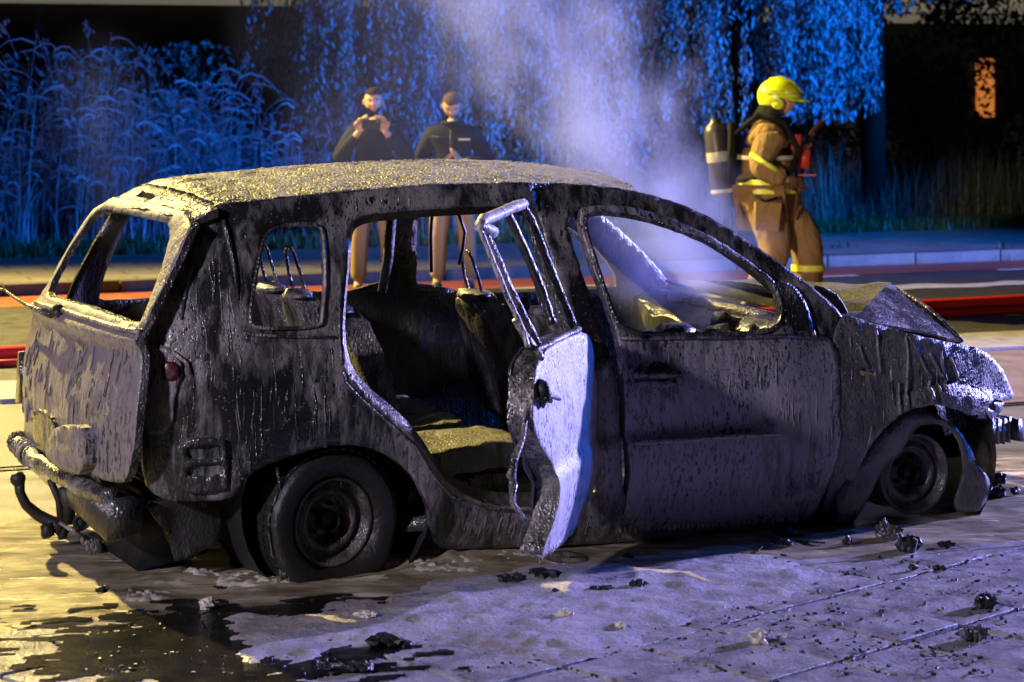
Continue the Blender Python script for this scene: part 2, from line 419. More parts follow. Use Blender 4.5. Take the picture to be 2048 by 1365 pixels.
# far side of the shell, windows open
def far(P): return SP(P)
f_win = [(1169, 466), (1168, 437), (1180, 426), (1245, 430), (1309, 445), (1374, 468), (1448, 505), (1503, 537), (1546, 571), (1590, 655), (1239, 665), (1213, 598)]
r_win = [(700, 480), (704, 448), (722, 435), (760, 427), (870, 418), (1000, 412), (1066, 411), (1078, 430), (1100, 510), (1125, 590), (1148, 660), (690, 655), (692, 560)]
panel('far_body_side', SP(side_out), [[(-.53, .95), (-.42, 1.29), (-.36, 1.33), (.02, 1.34), (.10, 1.28), (.11, .97), (.05, .93), (-.48, .93)], [(.18, .94), (.17, 1.0), (.18, 1.28), (.25, 1.33), (.70, 1.345), (.78, 1.32), (.80, 1.1), (.80, .92)], [(.97, .91), (.95, 1.1), (.93, 1.33), (1.25, 1.335), (1.55, 1.27), (1.80, 1.14), (1.98, .97), (2.0, .87)]], side_map(.004, flip=True), .028, M['soot'], car, res=.035, ragged=.004)
for k, x in enumerate((-.42, .62, 1.28)):
    pass
# inner lip of window frames: raised rubber remains round the quarter window
def ring(name, P, r, mat, parent, off=-.004, closed=True, step=.03, lumps=.25):
    Q = densify(chaikin(SP(P), 2), step) if closed else P
    pts = [(x, side(x, z) + off, z) for x, z in Q]
    rr = [r * (1 + lumps * noise.noise((p[0] * 30, p[1] * 30, p[2] * 30))) for p in pts]
    return MB().tube(pts, rr, 6, closed).build(name, mat, parent)
ring('window_seal', q_win, .008, M['wetmetal'], car)
# horizontal crease under the quarter window, running back to the door opening
ring('body_crease', None, .007, M['wetmetal'], car) if False else None
cr = [sp(x, y) for x, y in ((486, 662), (500, 669), (540, 672), (600, 674), (672, 675))]
MB().tube([(x, side(x, z) - .004, z) for x, z in cr], .006, 6).build('trim_line', M['wetmetal'], car)
ds = [sp(x, y) for x, y in ((681, 560), (678, 660), (681, 720), (690, 765), (720, 797), (775, 845), (830, 893), (868, 955), (900, 992), (975, 1016), (1060, 1024))]
MB().tube([(x, side(x, z) - .006, z) for x, z in ds], .005, 6).build('door_sill_seal', M['frame'], car)
# jamb behind the rear door opening (a stepped flange lit from the front)
def inner_step(P, grow, y0, y1, name, mat):
    Q = densify(chaikin(SP(P), 2), .04); n = len(Q); cx = sum(q[0] for q in Q) / n; cz = sum(q[1] for q in Q) / n
    V = []; Fc = []
    for x, z in Q:
        b = side(x, z)
        V += [(x, b + y0, z), (x + (cx - x) * grow, b + y1, z + (cz - z) * grow)]
    for i in range(n):
        j = (i + 1) % n; Fc.append((2 * i, 2 * j, 2 * j + 1, 2 * i + 1))
    return mesh_obj(name, V, Fc, mat, car)
inner_step(r_open, .07, .03, .075, 'door_jamb', M['soot'])
inner_step(f_open, .045, .03, .07, 'door_jamb', M['soot'])

# roof
ZE = [sp(*p) for p in top_line]; ZE.sort()
zex = np.array([p[0] for p in ZE]); zez = np.array([p[1] for p in ZE])
def roofz(x, y):
    ze = float(np.interp(x, zex, zez))
    if x < zex[0]: ze -= .30 * (zex[0] - x) + 1.2 * (zex[0] - x) ** 2
    e = abs(y - W / 2) / (W / 2 - side(x, ze))
    return ze + .068 * (1 - min(1.1, e) ** 2)
def edge_y(x): return side(x, float(np.interp(x, zex, zez)))
def roof_map(amp):
    def f(x, y, d):
        z = roofz(x, y) - d
        if d == 0: z += amp * fbm((x * 14, y * 14, .3), 4) + amp * .7 * noise.noise((x * 40, y * 40, 4))
        return (x, y, z)
    return f
def edge_pts(x0, x1, n, dy=0.0): return [(x0 + (x1 - x0) * i / (n - 1), edge_y(x0 + (x1 - x0) * i / (n - 1)) + dy) for i in range(n)]
xf = 1.42
rp = edge_pts(-.375, xf, 16, -.002) + [(xf - .0 + .10 * math.sin(math.pi * t / 8), edge_y(xf) + (W - 2 * edge_y(xf)) * t / 8) for t in range(1, 8)] + [(x, W - y) for x, y in edge_pts(xf, -.375, 16)]
rp += [(-.375 - .06 * math.sin(math.pi * t / 8), W - edge_y(-.375) - (W - 2 * edge_y(-.375)) * t / 8) for t in range(1, 8)]
roofp = panel('roof_panel', rp, [], roof_map(.0055), .02, M['roof'], car, res=.022, smooth=0, mat2=M['frame'])
xs = [(-.387 - .06 * math.sin(math.pi * t / 8), .195 + (W - .39) * t / 8) for t in range(0, 9)]
sp_out = xs + [(-.535, W - .22), (-.56, W - .36), (-.575, W / 2), (-.53, .42), (-.475, .21)]
slot = [(-.52, .99), (-.515, .72), (-.49, .70), (-.485, .98)]
spoil = panel('roof_spoiler', sp_out, [slot], roof_map(.006), .03, M['roof'], car, res=.02, smooth=0, mat2=M['soot'])

# tailgate
tg_out = [(209, 392), (300, 404), (398, 430), (350, 528), (290, 648), (281, 700), (280, 780), (272, 870), (255, 964), (230, 966), (170, 948), (110, 925), (62, 892), (50, 860), (46, 760), (55, 660), (78, 600), (130, 500)]
tg_win = [(205, 418), (239, 424), (290, 437), (330, 444), (345, 462), (325, 530), (300, 592), (280, 645), (272, 648), (240, 638), (190, 617), (130, 601), (92, 592), (104, 560), (150, 480), (188, 428)]
def tg_map(y, z, d):
    x = tgx(y, z) + d
    if d == 0: x -= .006 * fbm((y * 10, z * 8, 5.5), 3)
    return (x, y, z)
tail = panel('tailgate', TP(tg_out), [TP(tg_win)], tg_map, .03, M['tail'], car, res=.022, ragged=.005, mat2=M['frame'])
lg = [tp(*p) for p in ((78, 606), (130, 620), (190, 640), (240, 655), (285, 664))]
MB().tube([(tgx(y, z) - .012, y, z) for y, z in densify(lg + lg[::-1], .05)[:len(densify(lg + lg[::-1], .05)) // 2]], .012, 7).build('window_ledge', M['roof'], tail)
# melted number plate recess and lamp housing under it
def patch_box(px0, px1, name, mat, parent, outw=.03, seed=0, P=None):
    pts = TP(P); ys = [p[0] for p in pts]; zs = [p[1] for p in pts]
    def f(y, z, d): return (tgx(y, z) - outw + d + .008 * fbm((y * 22, z * 22, seed), 3), y, z)
    return panel(name, pts, [], f, outw + .01, mat, parent, res=.02, ragged=.008)
patch_box(0, 0, 'plate_housing', M['tail'], tail, .05, 3, [(122, 862), (160, 848), (198, 856), (196, 948), (160, 946), (124, 925)])
patch_box(0, 0, 'melted_trim', M['soot'], tail, .012, 5, [(66, 825), (90, 818), (116, 838), (118, 900), (100, 912), (72, 880)])
MB().tube([(tgx(.95, .94) - .02, .95, .955), (tgx(1.2, .94) - .05, 1.2, .965), (tgx(1.5, .94) - .06, 1.52, .97), (-.90, 1.72, .985), (-.93, 1.86, .99)], [.016, .012, .008, .006, .004], 7).build('rear_wiper', M['frame'], tail)
MB().blob((tgx(1.0, .95) - .01, .96, .965), (.035, .045, .03), .4, 2, 3).build('wiper_motor', M['frame'], tail)
# dark D-pillar recess between tailgate and side, and burnt lamps
def lamp_map(off):
    def f(x, z, d): return (x, side(x, z) - off + d + .006 * fbm((x * 25, z * 25, 8), 3), z)
    return f
tl = panel('tail_light', SP([(284, 705), (300, 680), (345, 700), (368, 740), (350, 780), (342, 866), (284, 870), (281, 780)]), [], lamp_map(.012), .03, M['tail'], car, res=.015, ragged=.004)
panel('lens_remains', SP([(322, 722), (352, 724), (358, 745), (340, 762), (322, 758)]), [], lamp_map(.022), .02, simple('charred_red_plastic', (.05, .008, .008), .3), tl, res=.012, ragged=.003)
panel('bumper_bracket', SP([(352, 878), (445, 872), (452, 895), (455, 960), (450, 985), (352, 985), (360, 930)]), [SP([(368, 893), (440, 890), (446, 905), (440, 917), (375, 920), (372, 905)]), SP([(378, 930), (442, 925), (446, 940), (432, 950), (368, 952)])], lamp_map(.018), .02, M['soot'], car, res=.015, ragged=.007, mat2=M['wetmetal'])
# melted bead of plastic hanging from the lamp
bd = [sp(*p) for p in ((268, 668), (285, 690), (310, 697), (345, 705), (372, 725), (380, 750))]
MB().tube([(x, side(x, z) - .012, z) for x, z in bd], [.006, .009, .008, .009, .008, .004], 6).build('melted_trim', M['wetmetal'], car)
rs = MB()
for (a, b, c2, d2) in (((408, 425), (390, 500), (372, 570), (362, 640)), ((440, 420), (455, 470), (470, 540), (476, 600))):
    Q = [sp(*p) for p in (a, b, c2, d2)]
    rs.tube([(x, side(x, z) - .003, z) for x, z in Q], [.008, .012, .009, .004], 6)
rs.build('foam_run', M['frame'], car)['kind'] = 'stuff'
# left rear lamp stub on the far corner
MB().box((-.80, 1.66, .62), (.10, .09, .22), jit=.012).build('far_tail_light', M['soot'], car)

# rear bumper beam wrapped in foam
bb = []
for t in range(15):
    k = t / 14; y = 1.60 - k * 1.38
    bb.append((-.875 + .09 * k - .05 * math.sin(math.pi * k) + .03 * noise.noise((k * 7, 1, 1)), y, .355 - .02 * k + .012 * noise.noise((k * 9, 2, 2))))
MB().tube(bb, [.036 + .016 * noise.noise((i * .9, 0, 3)) for i in range(15)], 10).build('bumper_beam', M['frame'], car)
wr = MB()
for i in range(7):
    k = .03 + .045 * i + random.uniform(-.012, .012); y = 1.60 - k * 1.38; c = (-.875 + .09 * k - .05 * math.sin(math.pi * k), y, .355 - .02 * k); r_ = random.uniform(.036, .05); sk = random.uniform(-.03, .03)
    wr.tube([(c[0] + r_ * math.cos(a), c[1] + sk * math.sin(a), c[2] + r_ * math.sin(a)) for a in [2 * math.pi * j / 12 for j in range(12)]], random.uniform(.006, .012), 6, True)
wr.build('bumper_wrap', M['wetmetal'], car)['kind'] = 'stuff'
MB().box((-.76, .9, .27), (.12, 1.5, .13), jit=.02).build('rear_valance', M['soot'], car)
# tow bar: swan neck, socket plate
tb = empty('tow_bar', (0, 0, 0)); tb.parent = car
def CXX(px, py, y): x, z = ray_y(px, py, y); return (x, y, z)
nk = [CXX(38, 958, 1.0), CXX(40, 985, 1.0), CXX(52, 1010, 1.0), CXX(75, 1030, 1.0), CXX(108, 1048, .98), CXX(125, 1060, .95)]
MB().tube(nk, [.024, .020, .021, .024, .028, .03], 10).build('neck', M['black'], tb)
MB().blob(CXX(36, 958, 1.0), (.032, .032, .032), .1, 2).build('ball', M['black'], tb)
MB().tube([CXX(100, 960, .95), CXX(118, 1000, .95), CXX(126, 1052, .95)], [.014, .016, .02], 8).tube([CXX(130, 975, .9), CXX(138, 1010, .9), CXX(138, 1045, .92)], [.03, .026, .026], 8).build('bracket', M['black'], tb)
MB().tube([CXX(x, y, .85) for x, y in [(165 + 14 * math.cos(a), 1042 + 14 * math.sin(a)) for a in [k * math.pi / 5 for k in range(10)]]], .009, 6, True).blob(CXX(160, 1045, .87), (.03, .03, .035), .3, 2).build('socket', M['black'], tb)
MB().blob(CXX(95, 1062, .96), (.03, .03, .035), .4, 2, 3, 4).blob(CXX(125, 1064, .96), (.025, .025, .03), .4, 2, 3, 5).build('coupling', M['black'], tb)
MB().tube([CXX(178, 1045, .85), CXX(205, 1022, .7), CXX(235, 1010, .6)], .009, 6).build('rod', M['black'], tb)
# hanging exhaust shield reaching the ground
fl = MB()
a0, a1 = Vector(CXX(118, 1045, .85)), Vector(CXX(172, 1078, .8))
fl.tube([a0, a1], [.008, .012], 6)
prof = [(168, 1074, 12), (182, 1084, 22), (194, 1098, 24), (196, 1118, 24)]
V = []
for x, y, wd in prof:
    c = Vector(CXX(x, y, .8)); V += [c + Vector((-wd / 540, -.01, 0)), c + Vector((wd / 540, .01, 0)), c + Vector((wd / 540, .02, 0)), c + Vector((-wd / 540, .002, 0))]
fl.add(V, [(4 * i + a, 4 * i + (a + 1) % 4, 4 * i + 4 + (a + 1) % 4, 4 * i + 4 + a) for i in range(3) for a in range(4)] + [(12, 13, 14, 15)])
fl.build('hanging_shield', M['wetmetal'], car)
MB().tube([CXX(240, 1100, .75), CXX(262, 1086, .7), CXX(300, 1075, .65), CXX(330, 1072, .6)], [.028, .03, .03, .03], 10).build('exhaust_pipe', M['soot'], car)
MB().tube([CXX(215, 1060, .9), CXX(260, 1055, .85), CXX(300, 1060, .7)], [.018, .02, .02], 8).build('exhaust_pipe', M['soot'], car)
MB().box((-.48, .62, .17), (.30, .42, .22), jit=.05).build('silencer', M['black'], car)
panel('mud_flap', [ray_y(px, py, .22) for px, py in ((285, 1003), (345, 1003), (440, 1000), (452, 1060), (420, 1100), (352, 1126), (342, 1100), (322, 1050))], [], lambda x, z, d: (x, .22 + d + .02 * fbm((x * 8, z * 8, 1), 2), z), .012, M['soot'], car, res=.03, ragged=.01)

# front door
fd_out = [(1150, 419), (1190, 409), (1250, 412), (1320, 428), (1400, 461), (1470, 503), (1540, 556), (1585, 605), (1612, 660), (1661, 673), (1675, 727), (1677, 856), (1680, 870), (1664, 938), (1637, 1006), (1622, 1033), (1560, 1036), (1400, 1047), (1238, 1061), (1258, 925), (1250, 885), (1246, 760), (1238, 695), (1214, 612), (1178, 520)]
fd_win = [(1168, 437), (1180, 426), (1245, 430), (1309, 445), (1374, 468), (1448, 503), (1503, 535), (1548, 566), (1572, 665), (1400, 669), (1239, 669), (1213, 598), (1169, 466)]
fdoor = panel('front_door', SP(fd_out), [SP(fd_win)], side_map(.004, -.012, fr=11), .05, M['door'], car, res=.018, ragged=.004, mat2=M['frame'])
# window frame inner return and rubber
ring('window_frame', fd_win, .011, M['frame'], fdoor, off=-.014)
wl = [sp(*p) for p in ((1238, 676), (1320, 676), (1400, 674), (1480, 674), (1560, 671), (1600, 673))]
MB().tube([(x, side(x, z) - .020, z) for x, z in wl], .008, 6).build('belt_strip', M['wetmetal'], fdoor)
mir = panel('mirror_base', SP([(1546, 572), (1552, 560), (1583, 569), (1606, 600), (1616, 630), (1622, 668), (1572, 668)]), [], side_map(.003, -.02), .03, M['frame'], fdoor, res=.02, ragged=.002)
panel('bracket', SP([(1588, 660), (1618, 658), (1622, 672), (1586, 674)]), [SP([(1594, 663), (1600, 663), (1600, 669), (1594, 669)]), SP([(1608, 663), (1614, 663), (1614, 669), (1608, 669)])], side_map(.001, -.045), .006, M['liner'], fdoor, res=.01, smooth=0)
# handle: foam-crusted bar with a recess above
def onside(P, off): return [(x, side(x, z) + off, z) for x, z in [sp(*p) for p in P]]
MB().tube(onside([(1258, 752), (1262, 746), (1290, 748), (1325, 747), (1350, 745), (1354, 752)], -.04), [.010, .015, .014, .016, .014, .01], 8).build('door_handle', M['wetmetal'], fdoor)
panel('handle_recess', SP([(1290, 738), (1300, 724), (1320, 722), (1334, 736), (1332, 742), (1292, 743)]), [], side_map(.002, -.0165), .01, M['black'], fdoor, res=.012)
hd = panel('lock_patch', SP([(1262, 760), (1352, 760), (1350, 768), (1318, 778), (1290, 768), (1264, 782)]), [], side_map(.004, -.022), .012, M['tail'], fdoor, res=.012, ragged=.006)
MB().tube(onside([(1258, 884), (1300, 882), (1370, 878), (1440, 872), (1510, 868), (1556, 866)], -.034), [.008, .013, .013, .012, .011, .004], 8).build('side_moulding', M['roof'], fdoor)
# foam icicles along the lower hem
hem = MB(); hx = [sp(1242 + i * 9.5 + random.uniform(-3, 3), 1058 - i * .62) for i in range(38)]
for x, z in hx: hem.blob((x, side(x, z) - .008, z - .002), (.007 + random.random() * .005, .008, .012 + random.random() * .012), .3, 1)
hem.build('foam_hem', M['door'], fdoor); 

# rear door, standing open about fifty degrees
HX, HY = 1.135, .015
dw = Vector((-.24, -.975)).normalized()                    # towards the free edge, world frame
du = Vector((dw.x * _c + dw.y * _s, -dw.x * _s + dw.y * _c))  # same in the car frame
dn = Vector((-du.y, du.x))                                    # outer normal
if (dn.x * _c - dn.y * _s) < 0: dn = -dn
def dinset(a, z):
    zb = .93; o = 0
    if z > zb: o += .34 * (z - zb)
    o += .05 * max(0, (.45 - z) / .3) ** 2 + .03 * max(0, (z - .6) / .35) ** 2 * (1 if z < zb else 1)
    if z > zb: o = .34 * (z - zb) + .03
    o += .014 * sst(.445, .48, z) + .02 * (max(0, a - .75) / .25) ** 2
    return o
def dpt(a, z, d=0):
    o = -dinset(a, z) - d
    return (HX + du.x * a + dn.x * o, HY + du.y * a + dn.y * o, z)
def dp(px, py):
    a, z = .5, .6
    A = (px - CX) / FPX; Bz = (py - YH) / FPX
    for _ in range(12):
        o = -dinset(a, z)
        # world point = base + dw*a ; solve X = A*Y
        bx, by = HX + dn.x * o, HY + dn.y * o
        wx = CO[0] + bx * _c - by * _s; wy = CO[1] + bx * _s + by * _c
        a = (A * wy - wx) / (dw.x - A * dw.y); a = max(-.3, min(1.4, a))
        z = HC - Bz * (wy + dw.y * a)
    return a, z
def DP(P): return [dp(*p) for p in P]
rd_skin = [(1035, 714), (1100, 686), (1158, 662), (1182, 672), (1194, 760), (1196, 880), (1194, 930), (1182, 1000), (1150, 1062), (1112, 1100), (1085, 1113), (1084, 1100), (1104, 1054), (1117, 1006), (1111, 941), (1085, 902), (1058, 850), (1048, 790), (1036, 740)]
def d_map(amp):
    def f(a, z, d):
        p = dpt(a, z, d - (amp * fbm((a * 10, z * 8, 3.3), 3) if d == 0 else 0)); return p
    return f
rdoor = panel('rear_door', DP(rd_skin), [], d_map(.004), .085, M['open'], car, res=.02, ragged=.004, mat2=M['wetmetal'])
rd_in = panel('inner_panel', [(a * .98 + .01, z) for a, z in DP([(1040, 720), (1100, 690), (1175, 668), (1190, 760), (1194, 900), (1160, 1040), (1100, 1095), (1110, 1040), (1108, 950), (1060, 870), (1048, 800)])], [], lambda a, z, d: dpt(a, z, .086 + d * 1.0 + .01 * fbm((a * 12, z * 12, 6), 3)), .01, M['soot'], rdoor, res=.04)
def dbar(P, rad, name, mat, off=.015, n=9):
    Q = [dp(*p) for p in P]; Q2 = []
    for i in range(len(Q) - 1):
        for k in range(4): t = k / 4; Q2.append((Q[i][0] + (Q[i + 1][0] - Q[i][0]) * t, Q[i][1] + (Q[i + 1][1] - Q[i][1]) * t))
    Q2.append(Q[-1])
    return MB().tube([dpt(a, z, off + .004 * noise.noise((a * 9, z * 9, 1))) for a, z in Q2], [rad * (1 + .22 * noise.noise((i * .8, rad * 90, 3))) for i in range(len(Q2))], n).build(name, mat, rdoor)
dbar([(934, 464), (950, 452), (975, 440), (1005, 428), (1035, 415), (1054, 409)], .022, 'top_rail', M['open'])
dbar([(940, 462), (954, 500), (970, 545), (990, 600), (1006, 650), (1020, 700), (1030, 722)], .018, 'rear_upright', M['frame'], off=.03)
dbar([(957, 455), (975, 490), (992, 530), (1012, 575), (1036, 625), (1056, 668), (1062, 695)], .010, 'window_divider', M['open'])
dbar([(1052, 412), (1070, 445), (1088, 490), (1106, 535), (1126, 585), (1142, 625), (1152, 655)], .016, 'front_upright', M['frame'], off=.01)
dbar([(1045, 425), (1062, 460), (1082, 505), (1104, 560), (1124, 610), (1136, 650)], .018, 'front_upright_lining', M['soot'], off=.06)
dbar([(1032, 716), (1070, 700), (1110, 682), (1156, 659)], .013, 'belt_rail', M['wetmetal'], off=.0)
# peeled rubber hanging from the frame
st = [(1022, 640), (1030, 690), (1018, 720), (1004, 760), (1000, 830), (998, 880), (990, 925), (986, 950), (992, 968), (984, 1000), (1004, 1040), (1046, 1095)]
pts = []
for i, p in enumerate(st):
    a, z = dp(*p); pts.append(dpt(a, z, .02))
MB().tube(pts, [.012, .018, .020, .016, .011, .010, .010, .016, .008, .008, .005, .003], 7).build('hanging_seal', M['wetmetal'], rdoor)
st2 = [(1035, 716), (1016, 760), (1010, 830), (1018, 870), (1044, 915), (1058, 960), (1062, 1010), (1088, 1042)]
MB().tube([dpt(dp(*p)[0], dp(*p)[1], .07) for p in st2], [.02, .022, .014, .013, .014, .014, .012, .008], 7).build('edge_seal', M['wetmetal'], rdoor)
MB().blob(dpt(*dp(1078, 785), -.018), (.03, .03, .045), .6, 2, 3, 3).tube([dpt(*dp(1062, 800), -.02), dpt(*dp(1082, 792), -.035), dpt(*dp(1108, 798), -.02)], .008, 6).build('door_handle', M['black'], rdoor)
dr = MB()
for i in range(12):
    a, z = dp(1086 + i * 5.5, 1112 - i * 4.2 - (i * .22) ** 2); L = random.uniform(.012, .035)
    dr.tube([dpt(a, z + .006, .004), dpt(a, z - L * .5, .004), dpt(a, z - L, .004)], [.008, .006, .001], 6)
dr.build('drips', M['open'], rdoor)['kind'] = 'stuff'
for z_ in (.34, .74): MB().box((HX + .012, HY + .03, z_), (.05, .035, .07), jit=.004).tube([(HX + .01, HY + .012, z_ - .045), (HX + .01, HY + .012, z_ + .045)], .011, 8).build('hinge', M['wetmetal'], rdoor)
lt = dpt(.90, .62, .05); MB().box(lt, (.05, .05, .09), jit=.006).build('latch', M['wetmetal'], rdoor)
# trickles of foam on the side: thin raised runs
def runs(n, poly, lo, hi, r0, off, parent, mat, f=None, seed=0):
    rnd = random.Random(seed); P = SP(poly); m = MB(); xs_ = [p[0] for p in P]; zs_ = [p[1] for p in P]; k = 0
    while k < n:
        x = rnd.uniform(min(xs_), max(xs_)); z = rnd.uniform(min(zs_), max(zs_))
        if not inside(P, np.array([x]), np.array([z]))[0]: continue
        L = rnd.uniform(lo, hi) ; q = max(4, int(L / .02)); pts = []; rr = []
        for i in range(q):
            t = i / (q - 1); xx = x + .010 * noise.noise((x * 30, t * L * 12, k)) + .004 * i * noise.noise((x * 9, 3, k)); zz = z - t * L
            if not inside(P, np.array([xx]), np.array([zz]))[0]: break
            pts.append((xx, side(xx, zz) + off, zz)); rr.append(r0 * (.5 + .6 * t + .35 * noise.noise((k, t * 7, 1))) * rnd.uniform(.8, 1.15))
        if len(pts) >= 3: rr[-1] *= .5; m.tube(pts, rr, 5)
        k += 1
    m.build('foam_runs', mat, parent)['kind'] = 'stuff'

# fender and front corner
fe_out = [(1664, 675), (1672, 655), (1686, 626), (1735, 644), (1800, 662), (1870, 680), (1925, 690), (1948, 694), (1972, 706), (1992, 724), (2008, 748), (2020, 774), (2029, 796), (2014, 803), (1996, 800), (1984, 796), (1982, 806), (1950, 837), (1901, 814), (1861, 809), (1816, 819), (1794, 835), (1757, 867), (1733, 900), (1715, 940), (1690, 985), (1676, 1020), (1640, 1030), (1660, 940), (1680, 868), (1677, 790), (1675, 727)]
hole1 = [(1717, 746), (1722, 738), (1731, 737), (1736, 744), (1747, 740), (1748, 748), (1742, 754), (1736, 748), (1730, 755), (1722, 753)]
fend = panel('front_fender', SP(fe_out), [SP(hole1)], side_map(.008, -.006), .02, M['fender'], car, res=.02, ragged=.004, mat2=M['frame'])
run = MB()
for P in ([(1750, 660), (1754, 700), (1758, 745)], [(1808, 668), (1814, 700), (1813, 760), (1812, 815)], [(1815, 672), (1832, 700), (1847, 735), (1858, 755), (1862, 806)], [(1856, 705), (1870, 730), (1882, 755)],
          [(1880, 702), (1882, 735), (1890, 760)], [(1897, 712), (1908, 740), (1914, 760)], [(1716, 690), (1724, 715), (1733, 735)], [(1796, 765), (1797, 800), (1797, 830)], [(1742, 850), (1738, 880), (1733, 896)], [(1890, 755), (1893, 780)]):
    Q = densify([sp(*p) for p in P] + [sp(*p) for p in P[::-1]], .02); Q = Q[:len(Q) // 2]
    run.tube([(x, side(x, z) - .009, z) for x, z in Q], [.006 + .004 * (i / len(Q)) + .003 * noise.noise((i * .7, P[0][0], 0)) for i in range(len(Q))], 6)
run.build('foam_run', M['fender'], fend)['kind'] = 'stuff'
lip = [(1800, 772), (1818, 757), (1850, 748), (1890, 750), (1930, 764), (1962, 782), (1980, 797)]
MB().tube(onside(lip, .002), [.003, .009, .010, .010, .010, .009, .004], 8).build('arch_lip', M['wetmetal'], fend)
# the front corner continues the fender surface round towards the nose
panel('lamp_socket', SP([(1955, 838), (1982, 802), (2012, 803), (2010, 818), (2000, 836), (1975, 842)]), [SP([(1984, 812), (1992, 810), (1993, 822), (1985, 824)])], side_map(.008, .02), .03, M['soot'], car, res=.015, ragged=.008, mat2=M['wetmetal'])
# front cross member and crash box
cb = MB()
P1 = CXX(1960, 862, .40); P2 = CXX(2006, 862, .42)
cb.box(((P1[0] + P2[0]) / 2, .50, .30), (.22, .16, .105))
for i in range(7): cb.box((P1[0] - .02 + i * .032, .50, .30), (.014, .175, .118), jit=.003)
cb.build('crash_box', M['wetmetal'], car)
MB().box((P2[0] + .06, .52, .30), (.035, .10, .07), jit=.006).box((P2[0] + .07, .9, .30), (.05, 1.0, .09), jit=.01).build('cross_member', M['soot'], car)
MB().box((2.85, .85, .42), (.62, .9, .38), jit=.06).build('engine_block', M['soot'], car)
wires = MB()
for i in range(16):
    a = CXX(1868 + i * 6, 815 + random.uniform(0, 8), .2 + .1 * random.random()); b = (a[0] + random.uniform(-.05, .05), a[1] + .05, a[2] - random.uniform(.06, .16))
    wires.tube([a, ((a[0] + b[0]) / 2 + .02, a[1], (a[2] + b[2]) / 2), b], .003, 4)
wires.build('burnt_wires', M['wetmetal'], car)
# splash liner sagging over the front wheel
ln = [(1856, 818), (1880, 832), (1905, 850), (1923, 873), (1945, 905), (1962, 934), (1982, 965), (1984, 985), (1972, 1008), (1958, 1026), (1925, 1032), (1912, 1010), (1926, 960), (1928, 920), (1915, 880), (1895, 855), (1862, 848), (1838, 856), (1822, 876), (1808, 897), (1785, 925), (1764, 946), (1742, 991), (1722, 1025), (1706, 1056), (1690, 1066), (1674, 1030), (1678, 986), (1706, 938), (1730, 897), (1757, 868), (1795, 836), (1822, 822)]
def ln_map(x, z, d): return (x, .05 + d + .04 * max(0, (.3 - z)) + .03 * fbm((x * 5, z * 5, 1), 2), z)
panel('splash_liner', [ray_y(px, py, .05) for px, py in ln], [], ln_map, .012, M['liner'], car, res=.03, ragged=.006, mat2=M['wetmetal'])
wh = MB(); wh.lathe([(.40, .06), (.42, .30), (.41, .62)], (2.66, 0, .26), n=28); wh.build('wheel_housing', M['black'], car)
wh = MB(); wh.lathe([(.385, .07), (.40, .25), (.40, .5), (.05, .5)], (.05, 0, .28), n=32); wh.build('wheel_housing', M['black'], car)

